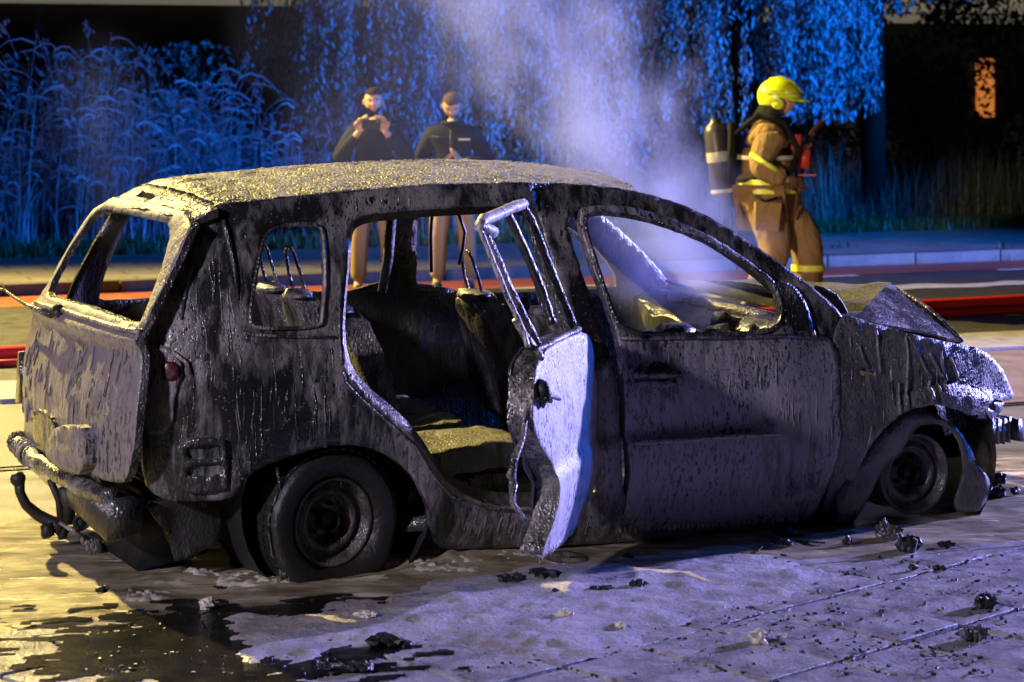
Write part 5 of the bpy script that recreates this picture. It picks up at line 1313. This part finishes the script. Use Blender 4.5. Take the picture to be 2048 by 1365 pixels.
def person(x, y, face_yaw, label, kind):
    t = empty('person', (x, y, .0), face_yaw); tag(t, label, 'person')
    return t
def limb_pts(a, b, n=3): a, b = Vector(a), Vector(b); return [a.lerp(b, i / n) for i in range(1, n + 1)]
def standing(t, hd, head_yaw, head_pitch, hands, trousers, top, hairm, beard=False, lids=False, height=1.0, elbows=None, bulky=1.0):
    k = height
    pel = (0, .0, .93 * k); chest = (0, .01, 1.22 * k); neck = (0, .01, 1.47 * k); sh = [(-.18, .01, 1.385 * k), (.18, .01, 1.385 * k)]
    hip = [(-.09, 0, .90 * k), (.09, 0, .90 * k)]; kn = [(-.12, -.02, .50 * k), (.13, -.01, .50 * k)]; an = [(-.13, .02, .09), (.15, .02, .09)]; toe = [(-.15, -.10, .04), (.18, -.09, .04)]
    V = [pel, (0, .005, 1.07 * k), chest, (0, .01, 1.38 * k), neck, (hd[0] * .6, hd[1] * .5 + .01, 1.53 * k)]; E = [(0, 1), (1, 2), (2, 3), (3, 4), (4, 5)]; Rr = [.13, .12, .14, .12, .055, .052]
    for i in (0, 1):
        b = len(V); V += [sh[i], elbows[i], hands[i]]; E += [(3, b), (b, b + 1), (b + 1, b + 2)]; Rr += [.065, .042, .028]
        b = len(V); V += [hip[i], kn[i], an[i], toe[i]]; E += [(0, b), (b, b + 1), (b + 1, b + 2), (b + 2, b + 3)]; Rr += [.088, .056, .04, .035]
    body = skin('body', V, E, Rr, M['skin'], t)
    hm, T = head_mb((hd[0], hd[1], hd[2]), head_yaw, head_pitch)
    join_into(body, hm)
    # clothes: same skeleton, a little fuller
    def sub_(idx, ed, rad, nm, mat, root=0): return skin(nm, [V[i] for i in idx], ed, rad, mat, t, root=root)
    skin('jumper' if beard else 'jacket', [V[0], V[1], V[2], V[3], (0, .01, 1.475 * k), sh[0], elbows[0], Vector(elbows[0]).lerp(Vector(hands[0]), .86), sh[1], elbows[1], Vector(elbows[1]).lerp(Vector(hands[1]), .86), (0, 0, .84 * k)],
         [(0, 1), (1, 2), (2, 3), (3, 4), (3, 5), (5, 6), (6, 7), (3, 8), (8, 9), (9, 10), (0, 11)],
         [(.165 * bulky, .13 * bulky), (.135 * bulky, .12 * bulky), (.155 * bulky, .135 * bulky), (.135 * bulky, .11 * bulky), .070, .078 * bulky, .060 * bulky, .048 * bulky, .078 * bulky, .060 * bulky, .048 * bulky, (.17 * bulky, .13)], top, t)
    tz = [(0, 0, .92 * k)]
    V2 = [(0, 0, .92 * k)]; E2_ = []; R2 = [.15]
    for i in (0, 1):
        b = len(V2); V2 += [hip[i], Vector(hip[i]).lerp(Vector(kn[i]), .5), kn[i], Vector(kn[i]).lerp(Vector(an[i]), .5), (an[i][0], an[i][1], .11)]
        E2_ += [(0, b), (b, b + 1), (b + 1, b + 2), (b + 2, b + 3), (b + 3, b + 4)]; R2 += [.115, .10, .085, .078, .072]
    skin('trousers', V2, E2_, R2, trousers, t)
    for i in (0, 1):
        sx, sy = an[i][0], an[i][1]
        MB().blob((sx, sy - .07, .045), (.048, .14, .05), .08, 3, 1.5, i, .8).box((sx, sy - .07, .012), (.095, .28, .024)).build('shoe', M['shoe'], t)
    face_parts(T, t, lids=lids)
    hair_mb(T, seed=len(label_ := 'ab') + (3 if beard else 0), low=.0, front=.070).build('hair', hairm, t)
    if beard:
        bm = bmesh.new(); bmesh.ops.create_icosphere(bm, subdivisions=4, radius=1); Vb = []; kp = {}
        for v in bm.verts:
            xx, yy, zz = v.co; Xb = xx * .078; Yb = yy * .099; Zb = zz * .121
            if zz < 0: q = 1 - .28 * (-zz) ** 1.5; Xb *= q; Yb *= (1 - .10 * (-zz))
            Yb -= .010 * math.exp(-(Xb / .03) ** 2 - ((Zb + .09) / .02) ** 2) if yy < 0 else 0
            Vb.append(T @ Vector((Xb * 1.015, Yb * 1.02, Zb * 1.01)))
            kp[v.index] = yy < .15 and Zb < -.042 - .25 * max(0, .03 - abs(Xb)) * 0 and not (abs(Xb) < .02 and -.064 < Zb < -.048) and not (Zb > -.052 and abs(Xb) < .03 and False)
        Fb = [tuple(v.index for v in f.verts) for f in bm.faces if all(kp[v.index] for v in f.verts)]; bm.free()
        MB().add(Vb, Fb).build('beard', M['hair'], t)
    return body, T

p1 = person(-1.19, 19.35, .02, 'bearded man in a black jumper holding up a phone with both hands', 1)
b1, T1 = standing(p1, (0, -.03, 1.665), .05, .10, [(-.10, -.33, 1.425), (.10, -.33, 1.43)], M['tan'], M['black_cloth'], M['hair'], beard=True, height=1.0, elbows=[(-.31, -.06, 1.15), (.32, -.06, 1.15)], bulky=1.12)
hm = MB(); hand(hm, (-.105, -.33, 1.415), (.1, -.15, 1), (-.9, .1, .1), (.95, -.35, 0), .95, -1, .55); hand(hm, (.105, -.33, 1.42), (-.1, -.15, 1), (.9, .1, .1), (-.95, -.35, 0), .95, -1, .55)
join_into(b1, hm)
MB().tube([(-.06, -.04, 1.50), (-.075, .0, 1.53), (-.06, .06, 1.54)], .014, 8).build('shirt_collar', cloth('olive_collar_left', (.30, .34, .24)), p1)
MB().tube([(.06, -.04, 1.50), (.075, .0, 1.53), (.06, .06, 1.54)], .014, 8).build('shirt_collar', cloth('olive_collar', (.30, .34, .24)), p1)
if False: MB().tube([(-.06, -.04, 1.50), (-.075, .0, 1.53), (-.06, .06, 1.54)], .014, 8).tube([(.06, -.04, 1.50), (.075, .0, 1.53), (.06, .06, 1.54)], .014, 8).build('shirt_collar', M['white_tape'] if False else cloth('olive_collar', (.30, .34, .24)), p1)
ph = MB().box((0, 0, 0), (.155, .010, .078)).build('phone', simple('black_phone', (.012, .012, .014), .2, bmp=0), smooth=False)
ph.location = (-1.19, 18.99, 1.478); ph.rotation_euler = (.05, 0, .02); tag(ph, 'dark phone held sideways in front of the bearded man', 'phone')
cm_ = MB().lathe([(.007, -.0085), (.009, -.006), (.001, -.009)], (.055, 0, .022), 'y', 12).build('camera_lens', simple('lens_grey', (.2, .2, .22), .2, bmp=0), ph)
p2 = person(-.52, 19.6, -.03, 'man in a dark zipped jacket looking down at the phone in his hands', 2)
b2, T2 = standing(p2, (.0, -.085, 1.625), .06, .60, [(-.07, -.34, 1.13), (.10, -.34, 1.15)], M['khaki'], M['navy'], M['hair2'], lids=True, height=.99, elbows=[(-.31, .02, 1.10), (.34, .03, 1.11)], bulky=1.16)
hm = MB(); hand(hm, (-.08, -.33, 1.13), (.5, -.6, .35), (-.2, -.3, -.8), (.6, .1, .5), .95, -1, .5); hand(hm, (.11, -.33, 1.15), (-.4, -.6, .4), (.2, -.3, -.8), (-.6, .1, .5), .95, -1, .5)
join_into(b2, hm)
MB().box((.0, 0, 0), (.10, .006, .014)).build('chest_mark', M['white_tape'], p2, smooth=False).location = (.115, -.188, 1.335)
MB().tube([(-.005, -.19, 1.42), (-.004, -.205, 1.25), (-.002, -.19, 1.05), (0, -.18, .90)], .005, 6).tube([(-.17, -.165, 1.36), (-.08, -.19, 1.355), (-.01, -.195, 1.355)], .003, 5).tube([(.17, -.165, 1.36), (.08, -.19, 1.355), (.01, -.195, 1.355)], .003, 5).build('zip_and_seams', M['shoe'], p2)
MB().tube([(.09 * math.cos(a), .01 + .085 * math.sin(a), 1.47) for a in [2 * math.pi * k / 16 for k in range(16)]], .022, 8, True).build('jacket_collar', M['navy'], p2)
ph = MB().box((0, 0, 0), (.075, .15, .010)).build('phone', simple('black_phone_case', (.012, .012, .014), .25, bmp=0), smooth=False)
ph.location = (-.505, 19.20, 1.165); ph.rotation_euler = (.5, 0, 0); tag(ph, 'phone held low by the man looking down', 'phone')

# firefighter walking to the right in profile
M['turnout'] = cloth('tan_turnout', (.25, .16, .075), sc=9, bd=.06); M['helmet'] = simple('yellow_helmet', (.62, .72, .02), .28, sc=8, var=.12, bmp=.05); M['tape_y'] = simple('yellow_reflective_tape', (.78, .85, .08), .3, bmp=0, emit=(.5, .55, .05), es=.0)
M['silver'] = simple('silver_tape', (.36, .35, .32), .3, bmp=0); M['cyl'] = simple('grey_air_cylinder', (.035, .034, .045), .4, bmp=.1); M['glove'] = cloth('dark_brown_glove', (.10, .05, .035)); M['redtag'] = simple('red_strap', (.45, .04, .03), .4)
fx_ = 18.0; ff = person(2.03, fx_, R(-8), 'firefighter in tan gear with a neon yellow helmet and air cylinder striding past the car', 3)
# local frame: +x is the walking direction, -y towards the camera
V = [(0, 0, .98), (.01, 0, 1.15), (.02, 0, 1.32), (.03, 0, 1.46), (.06, 0, 1.54), (.09, 0, 1.60),
     (.03, -.20, 1.43), (-.03, -.27, 1.16), (.20, -.25, 1.06), (.03, .20, 1.43), (.14, .26, 1.20), (.36, .16, 1.36),
     (-.02, -.10, .94), (.10, -.11, .52), (-.10, -.11, .12), (.02, -.11, .05), (.03, .10, .94), (.32, .10, .58), (.34, .10, .13), (.46, .10, .08)]
E_ = [(0, 1), (1, 2), (2, 3), (3, 4), (4, 5), (3, 6), (6, 7), (7, 8), (3, 9), (9, 10), (10, 11), (0, 12), (12, 13), (13, 14), (14, 15), (0, 16), (16, 17), (17, 18), (18, 19)]
body = skin('body', V, E_, [.13, .13, .14, .12, .06, .055, .07, .05, .035, .07, .05, .035, .10, .065, .045, .04, .10, .065, .045, .04], M['skin'], ff)
hm, T3 = head_mb((.12, 0, 1.685), R(90), R(4)); join_into(body, hm); face_parts(T3, ff)
# coat
skin('coat', [(0, 0, .80), (0, 0, .98), (.01, 0, 1.15), (.02, 0, 1.32), (.03, 0, 1.45), (.05, 0, 1.53), (.03, -.23, 1.40), (-.05, -.31, 1.16), (.17, -.28, 1.07), (.03, .23, 1.40), (.14, .29, 1.20), (.31, .185, 1.32)],
     [(0, 1), (1, 2), (2, 3), (3, 4), (4, 5), (4, 6), (6, 7), (7, 8), (4, 9), (9, 10), (10, 11)], [(.25, .24), (.225, .215), (.22, .205), (.24, .21), (.20, .18), .10, .12, .11, .085, .12, .11, .085], M['turnout'], ff)
V2 = [(0, 0, .93)]; E2_ = []; R2 = [.21]
for (h_, k_, a_) in (((-.02, -.10, .88), (.10, -.11, .52), (-.08, -.11, .14)), ((.05, .10, .90), (.33, .10, .58), (.34, .10, .14))):
    b = len(V2); V2 += [h_, Vector(h_).lerp(Vector(k_), .5), k_, Vector(k_).lerp(Vector(a_), .5), a_]; E2_ += [(0, b), (b, b + 1), (b + 1, b + 2), (b + 2, b + 3), (b + 3, b + 4)]; R2 += [.175, .165, .145, .13, .125]
skin('trousers', V2, E2_, R2, M['turnout'], ff)
for sx, sy, sz in ((-.06, -.11, 0), (.40, .10, .03)):
    MB().blob((sx, sy, .06 + sz), (.15, .055, .06), .08, 3, 1.5, 1, .8).tube([(sx - .05, sy, .08 + sz), (sx - .04, sy, .24 + sz)], [.06, .07], 12).build('boot', M['shoe'], ff)
def ring_(zc, cx, rx, ry, rad, mat, nm, a0=0, a1=2 * math.pi):
    pts = [(cx + rx * math.cos(a), ry * math.sin(a), zc) for a in [a0 + (a1 - a0) * k / 28 for k in range(29)]]
    m = MB(); V = []
    for p in pts: d = Vector((p[0] - cx, p[1], 0)).normalized() * .004; V += [Vector(p) + Vector((0, 0, -rad)) + d, Vector(p) + Vector((0, 0, rad)) + d]
    return m.add(V, [(2 * i, 2 * i + 2, 2 * i + 3, 2 * i + 1) for i in range(28)]).build(nm, mat, ff)
ring_(1.045, .0, .262, .250, .022, M['tape_y'], 'reflective_band'); ring_(.975, .0, .268, .256, .020, M['tape_y'], 'reflective_band'); ring_(1.010, .0, .264, .252, .012, M['silver'], 'reflective_band')
ring_(1.24, .012, .258, .245, .016, M['silver'], 'reflective_band')
MB().tube([(-.10, -.34, 1.27), (.0, -.43, 1.21), (.10, -.37, 1.15), (.02, -.24, 1.22)], .020, 6, True).build('sleeve_band', M['tape_y'], ff)
for zz_, cx_, cy_ in ((.33, .01, -.11), (.33, .335, .10)):
    pts = [(cx_ + .135 * math.cos(a), cy_ + .135 * math.sin(a), zz_ + .02) for a in [2 * math.pi * k / 18 for k in range(18)]]
    m_ = MB(); V = []
    for p in pts: V += [(p[0], p[1], p[2] - .025), (p[0], p[1], p[2] + .025)]
    m_.add(V, [(2 * i, (2 * i + 2) % 36, (2 * i + 3) % 36, 2 * i + 1) for i in range(18)]).build('reflective_band', M['tape_y'], ff)
for kx, ky, kz in (): MB().blob((kx, ky, kz), (.06, .10, .12), .15, 2, 2, 3).build('knee_patch', M['glove'], ff)
MB().tube([(.20, -.10, 1.46), (.24, -.12, 1.2), (.25, -.12, .9), (.22, -.12, .75)], .012, 6).build('coat_fly', M['glove'], ff)
# helmet: shell, peak, comb, neck guard
hl = MB(); bm = bmesh.new(); bmesh.ops.create_uvsphere(bm, u_segments=36, v_segments=24, radius=1); Vh = []; kh = {}
for v in bm.verts:
    x, y, z = v.co; Vh.append((.112 + x * .178 * (1 + .1 * max(0, -z)), y * .142, 1.715 + z * .152 - .02 * x)); kh[v.index] = z > (-.10 if x > .1 else -.55 if x < -.2 else -.10 - .45 * min(1, (.1 - x) / .3))
Fh = [tuple(v.index for v in f.verts) for f in bm.faces if all(kh[v.index] for v in f.verts)]; bm.free()
hl.add(Vh, Fh).build('helmet', M['helmet'], ff)
V = []
for k in range(17):
    a = R(-62 + 124 * k / 16); V += [(.115 + .168 * math.cos(a), .138 * math.sin(a), 1.714), (.125 + .245 * math.cos(a) ** .7, .15 * math.sin(a), 1.688), (.115 + .232 * math.cos(a) ** .7, .15 * math.sin(a), 1.680), (.115 + .145 * math.cos(a), .12 * math.sin(a), 1.698)]
mesh_obj('helmet_peak', V, [(4 * i + a, 4 * i + (a + 1) % 4, 4 * i + 4 + (a + 1) % 4, 4 * i + 4 + a) for i in range(16) for a in range(4)], M['helmet'], ff)
MB().tube([(.112 - .175, 0, 1.74), (.04, 0, 1.862), (.12, 0, 1.873), (.21, 0, 1.838), (.285, 0, 1.755)], [.008, .014, .015, .013, .006], 8).build('helmet_comb', M['helmet'], ff)
for sgn in (-1, 1):
    MB().tube([(-.045, sgn * .112, 1.778), (.03, sgn * .134, 1.770), (.09, sgn * .143, 1.762)], .005, 6).tube([(.16, sgn * .138, 1.755), (.21, sgn * .121, 1.748), (.25, sgn * .098, 1.742)], .005, 6).build('helmet_stripe', M['silver'], ff)
    MB().blob((.10, sgn * .118, 1.665), (.05, .02, .05), .1, 2).build('ear_guard', M['helmet'], ff)
V = []
for k in range(17):
    a = R(80 + 200 * k / 16); V += [(.10 + .150 * math.cos(a), .122 * math.sin(a), 1.66), (.07 + .185 * math.cos(a), .145 * math.sin(a), 1.545)]
mesh_obj('neck_guard', V, [(2 * i, 2 * i + 2, 2 * i + 3, 2 * i + 1) for i in range(16)], M['black_cloth'], ff)
MB().tube([(.13 * math.cos(a) + .05, .12 * math.sin(a), 1.515 + .015 * math.cos(a)) for a in [2 * math.pi * k / 18 for k in range(18)]], .035, 8, True).build('collar', M['black_cloth'], ff)
bp = MB().lathe([(.001, -.33), (.05, -.325), (.082, -.28), (.085, 0), (.085, .22), (.07, .27), (.03, .30), (.03, .33), (.001, .33)], (0, 0, 0), 'z', 20).build('air_cylinder', M['cyl'], ff)
bp.location = (-.37, -.02, 1.22); bp.scale = (1.15, 1.15, 1.0); bp.rotation_euler = (0, R(-7), 0)
bs = MB().lathe([(.0865, -.02), (.0875, 0), (.0875, .05), (.0865, .06)], (0, 0, 0), 'z', 20).lathe([(.0865, -.27), (.0875, -.26), (.0875, -.245), (.0865, -.24)], (0, 0, 0), 'z', 20).build('cylinder_band', M['silver'], bp)
bs['kind'] = 'stuff'
MB().box((-.27, 0, 1.25), (.06, .30, .52), jit=.01).build('harness_plate', M['black_cloth'], ff)
MB().tube([(-.25, -.13, 1.42), (-.05, -.17, 1.58), (.15, -.17, 1.52), (.26, -.16, 1.30), (.20, -.22, 1.12), (-.22, -.20, 1.06)], .026, 8).build('shoulder_strap', M['black_cloth'], ff)
MB().tube([(-.25, .13, 1.42), (-.05, .17, 1.58), (.15, .17, 1.52), (.26, .16, 1.30), (.20, .22, 1.12), (-.22, .20, 1.06)], .026, 8).build('shoulder_strap', M['black_cloth'], ff)
MB().box((.24, -.10, 1.36), (.08, .12, .12), jit=.01).box((.30, -.02, 1.22), (.10, .18, .14), jit=.02).build('regulator', M['redtag'], ff)
MB().tube([(.23, .0, 1.30), (.30, -.05, 1.16), (.26, -.10, 1.02)], .018, 8).build('air_hose', M['black_cloth'], ff)
gm = MB(); hand(gm, (.16, -.25, 1.075), (.9, .1, -.3), (0, -.3, 1), (0, 1, 0), 1.25, 1, .5)
gm.build('glove', M['glove'], ff)
gm = MB(); hand(gm, (.33, .17, 1.34), (.45, -.1, .9), (.3, .9, 0), (.7, -.3, -.2), 1.45, 1, .25)
gm.build('glove', M['glove'], ff)
MB().box((.33, -.08, 1.10), (.14, .05, .012)).build('red_light_strip', M['redtag'], ff, smooth=False)
MB().box((.02, -.285, .78), (.20, .05, .22), jit=.015).build('cargo_pocket', M['turnout'], ff, smooth=False)
MB().tube([(.1, -.27, .93), (.0, -.30, .90), (-.08, -.27, .94)], .012, 6).build('pocket_strap', M['black_cloth'], ff)
MB().tube([(.1, -.22, .86), (.1, -.235, .80), (.12, -.24, .74)], [.03, .035, .02], 8).build('pocket_tool', M['silver'], ff)

# ------------------------------------------------------------------ smoke: real volumes rising from the engine bay and cabin
def plume(name, base, top, r0, r1, dens, label=None, nsc=2.2, thr=.42, seed=0, soft=1.5, col=(.56, .62, .90), endfade=True, pw=1.0):
    b = Vector(base); d = Vector(top) - b; L = d.length
    V = []; Fc = []; n = 20; m = 10
    for i in range(m + 1):
        t = i / m; r = (r0 + (r1 - r0) * t) * 1.55
        for k in range(n): a = 2 * math.pi * k / n; V.append((r * math.cos(a), r * math.sin(a), t * L))
    Fc = [(i * n + k, i * n + (k + 1) % n, (i + 1) * n + (k + 1) % n, (i + 1) * n + k) for i in range(m) for k in range(n)] + [tuple(range(n))[::-1], tuple(m * n + k for k in range(n))]
    mt = bpy.data.materials.new(name); mt.use_nodes = True; nt = mt.node_tree; nt.nodes.clear()
    out = nt.nodes.new('ShaderNodeOutputMaterial'); pv = nt.nodes.new('ShaderNodeVolumePrincipled'); nt.links.new(pv.outputs[0], out.inputs['Volume'])
    pv.inputs['Color'].default_value = col + (1,); pv.inputs['Anisotropy'].default_value = .1
    tc = nt.nodes.new('ShaderNodeTexCoord'); sx = nt.nodes.new('ShaderNodeSeparateXYZ')
    # warped coordinates give a ragged edge
    wn = nt.nodes.new('ShaderNodeTexNoise'); wn.inputs['Scale'].default_value = 2.6; wn.inputs['Detail'].default_value = 2; nt.links.new(tc.outputs['Object'], wn.inputs['Vector'])
    vm = nt.nodes.new('ShaderNodeVectorMath'); vm.operation = 'MULTIPLY_ADD'; nt.links.new(wn.outputs['Color'], vm.inputs[0]); vm.inputs[1].default_value = (r1 * .9,) * 3
    vs_ = nt.nodes.new('ShaderNodeVectorMath'); vs_.operation = 'SUBTRACT'; nt.links.new(tc.outputs['Object'], vs_.inputs[0]); vs_.inputs[1].default_value = (r1 * .45,) * 3
    nt.links.new(vs_.outputs[0], vm.inputs[2]); nt.links.new(vm.outputs[0], sx.inputs[0])
    rr = mth(nt, 'SQRT', mth(nt, 'ADD', mth(nt, 'MULTIPLY', sx.outputs[0], sx.outputs[0]), mth(nt, 'MULTIPLY', sx.outputs[1], sx.outputs[1])))
    sz = nt.nodes.new('ShaderNodeSeparateXYZ'); nt.links.new(tc.outputs['Object'], sz.inputs[0])
    tt = mth(nt, 'DIVIDE', sz.outputs[2], L)
    R_ = mth(nt, 'ADD', mth(nt, 'MULTIPLY', tt, r1 - r0), r0)
    q = mth(nt, 'SUBTRACT', 1.0, mth(nt, 'DIVIDE', rr, R_), clamp=True); q = mth(nt, 'POWER', q, soft)
    n1 = noisetex(nt, coords(nt, (nsc, nsc, nsc * .55), (seed, seed * 2, 0)), 1, 5, .62, .5)
    q = mth(nt, 'MULTIPLY', q, ramp(nt, n1, thr - .12, thr + .2))
    if endfade:
        e = mth(nt, 'MULTIPLY', ramp(nt, tt, 0, .14), ramp(nt, tt, .75, 1.0, (1, 1, 1, 1), (0, 0, 0, 1)) if endfade == 2 else 1.0)
        q = mth(nt, 'MULTIPLY', q, e)
    q = mth(nt, 'MULTIPLY', q, mth(nt, 'ADD', 1.0, mth(nt, 'MULTIPLY', mth(nt, 'SUBTRACT', 1.0, tt), 1.0 * pw)))
    nt.links.new(mth(nt, 'MULTIPLY', q, dens), pv.inputs['Density'])
    o = mesh_obj('smoke', V, Fc, mt, smooth=True); o['kind'] = 'stuff'
    o.location = b; o.rotation_euler = d.to_track_quat('Z', 'Y').to_euler()
    return o
plume('smoke_main', (1.08, 10.35, .62), (-.80, 11.0, 3.7), .34, .68, 1.35, seed=1.7, nsc=2.8, thr=.48, soft=1.4, pw=2.6)
plume('smoke_veil', (-.45, 10.9, 1.05), (-.75, 11.2, 3.4), .7, .95, .08, seed=5, nsc=1.4, thr=.42, endfade=2)
plume('smoke_rear', (-1.55, 9.2, 1.2), (-1.8, 9.5, 2.1), .2, .34, .12, seed=9, nsc=3.2, thr=.46, endfade=2)
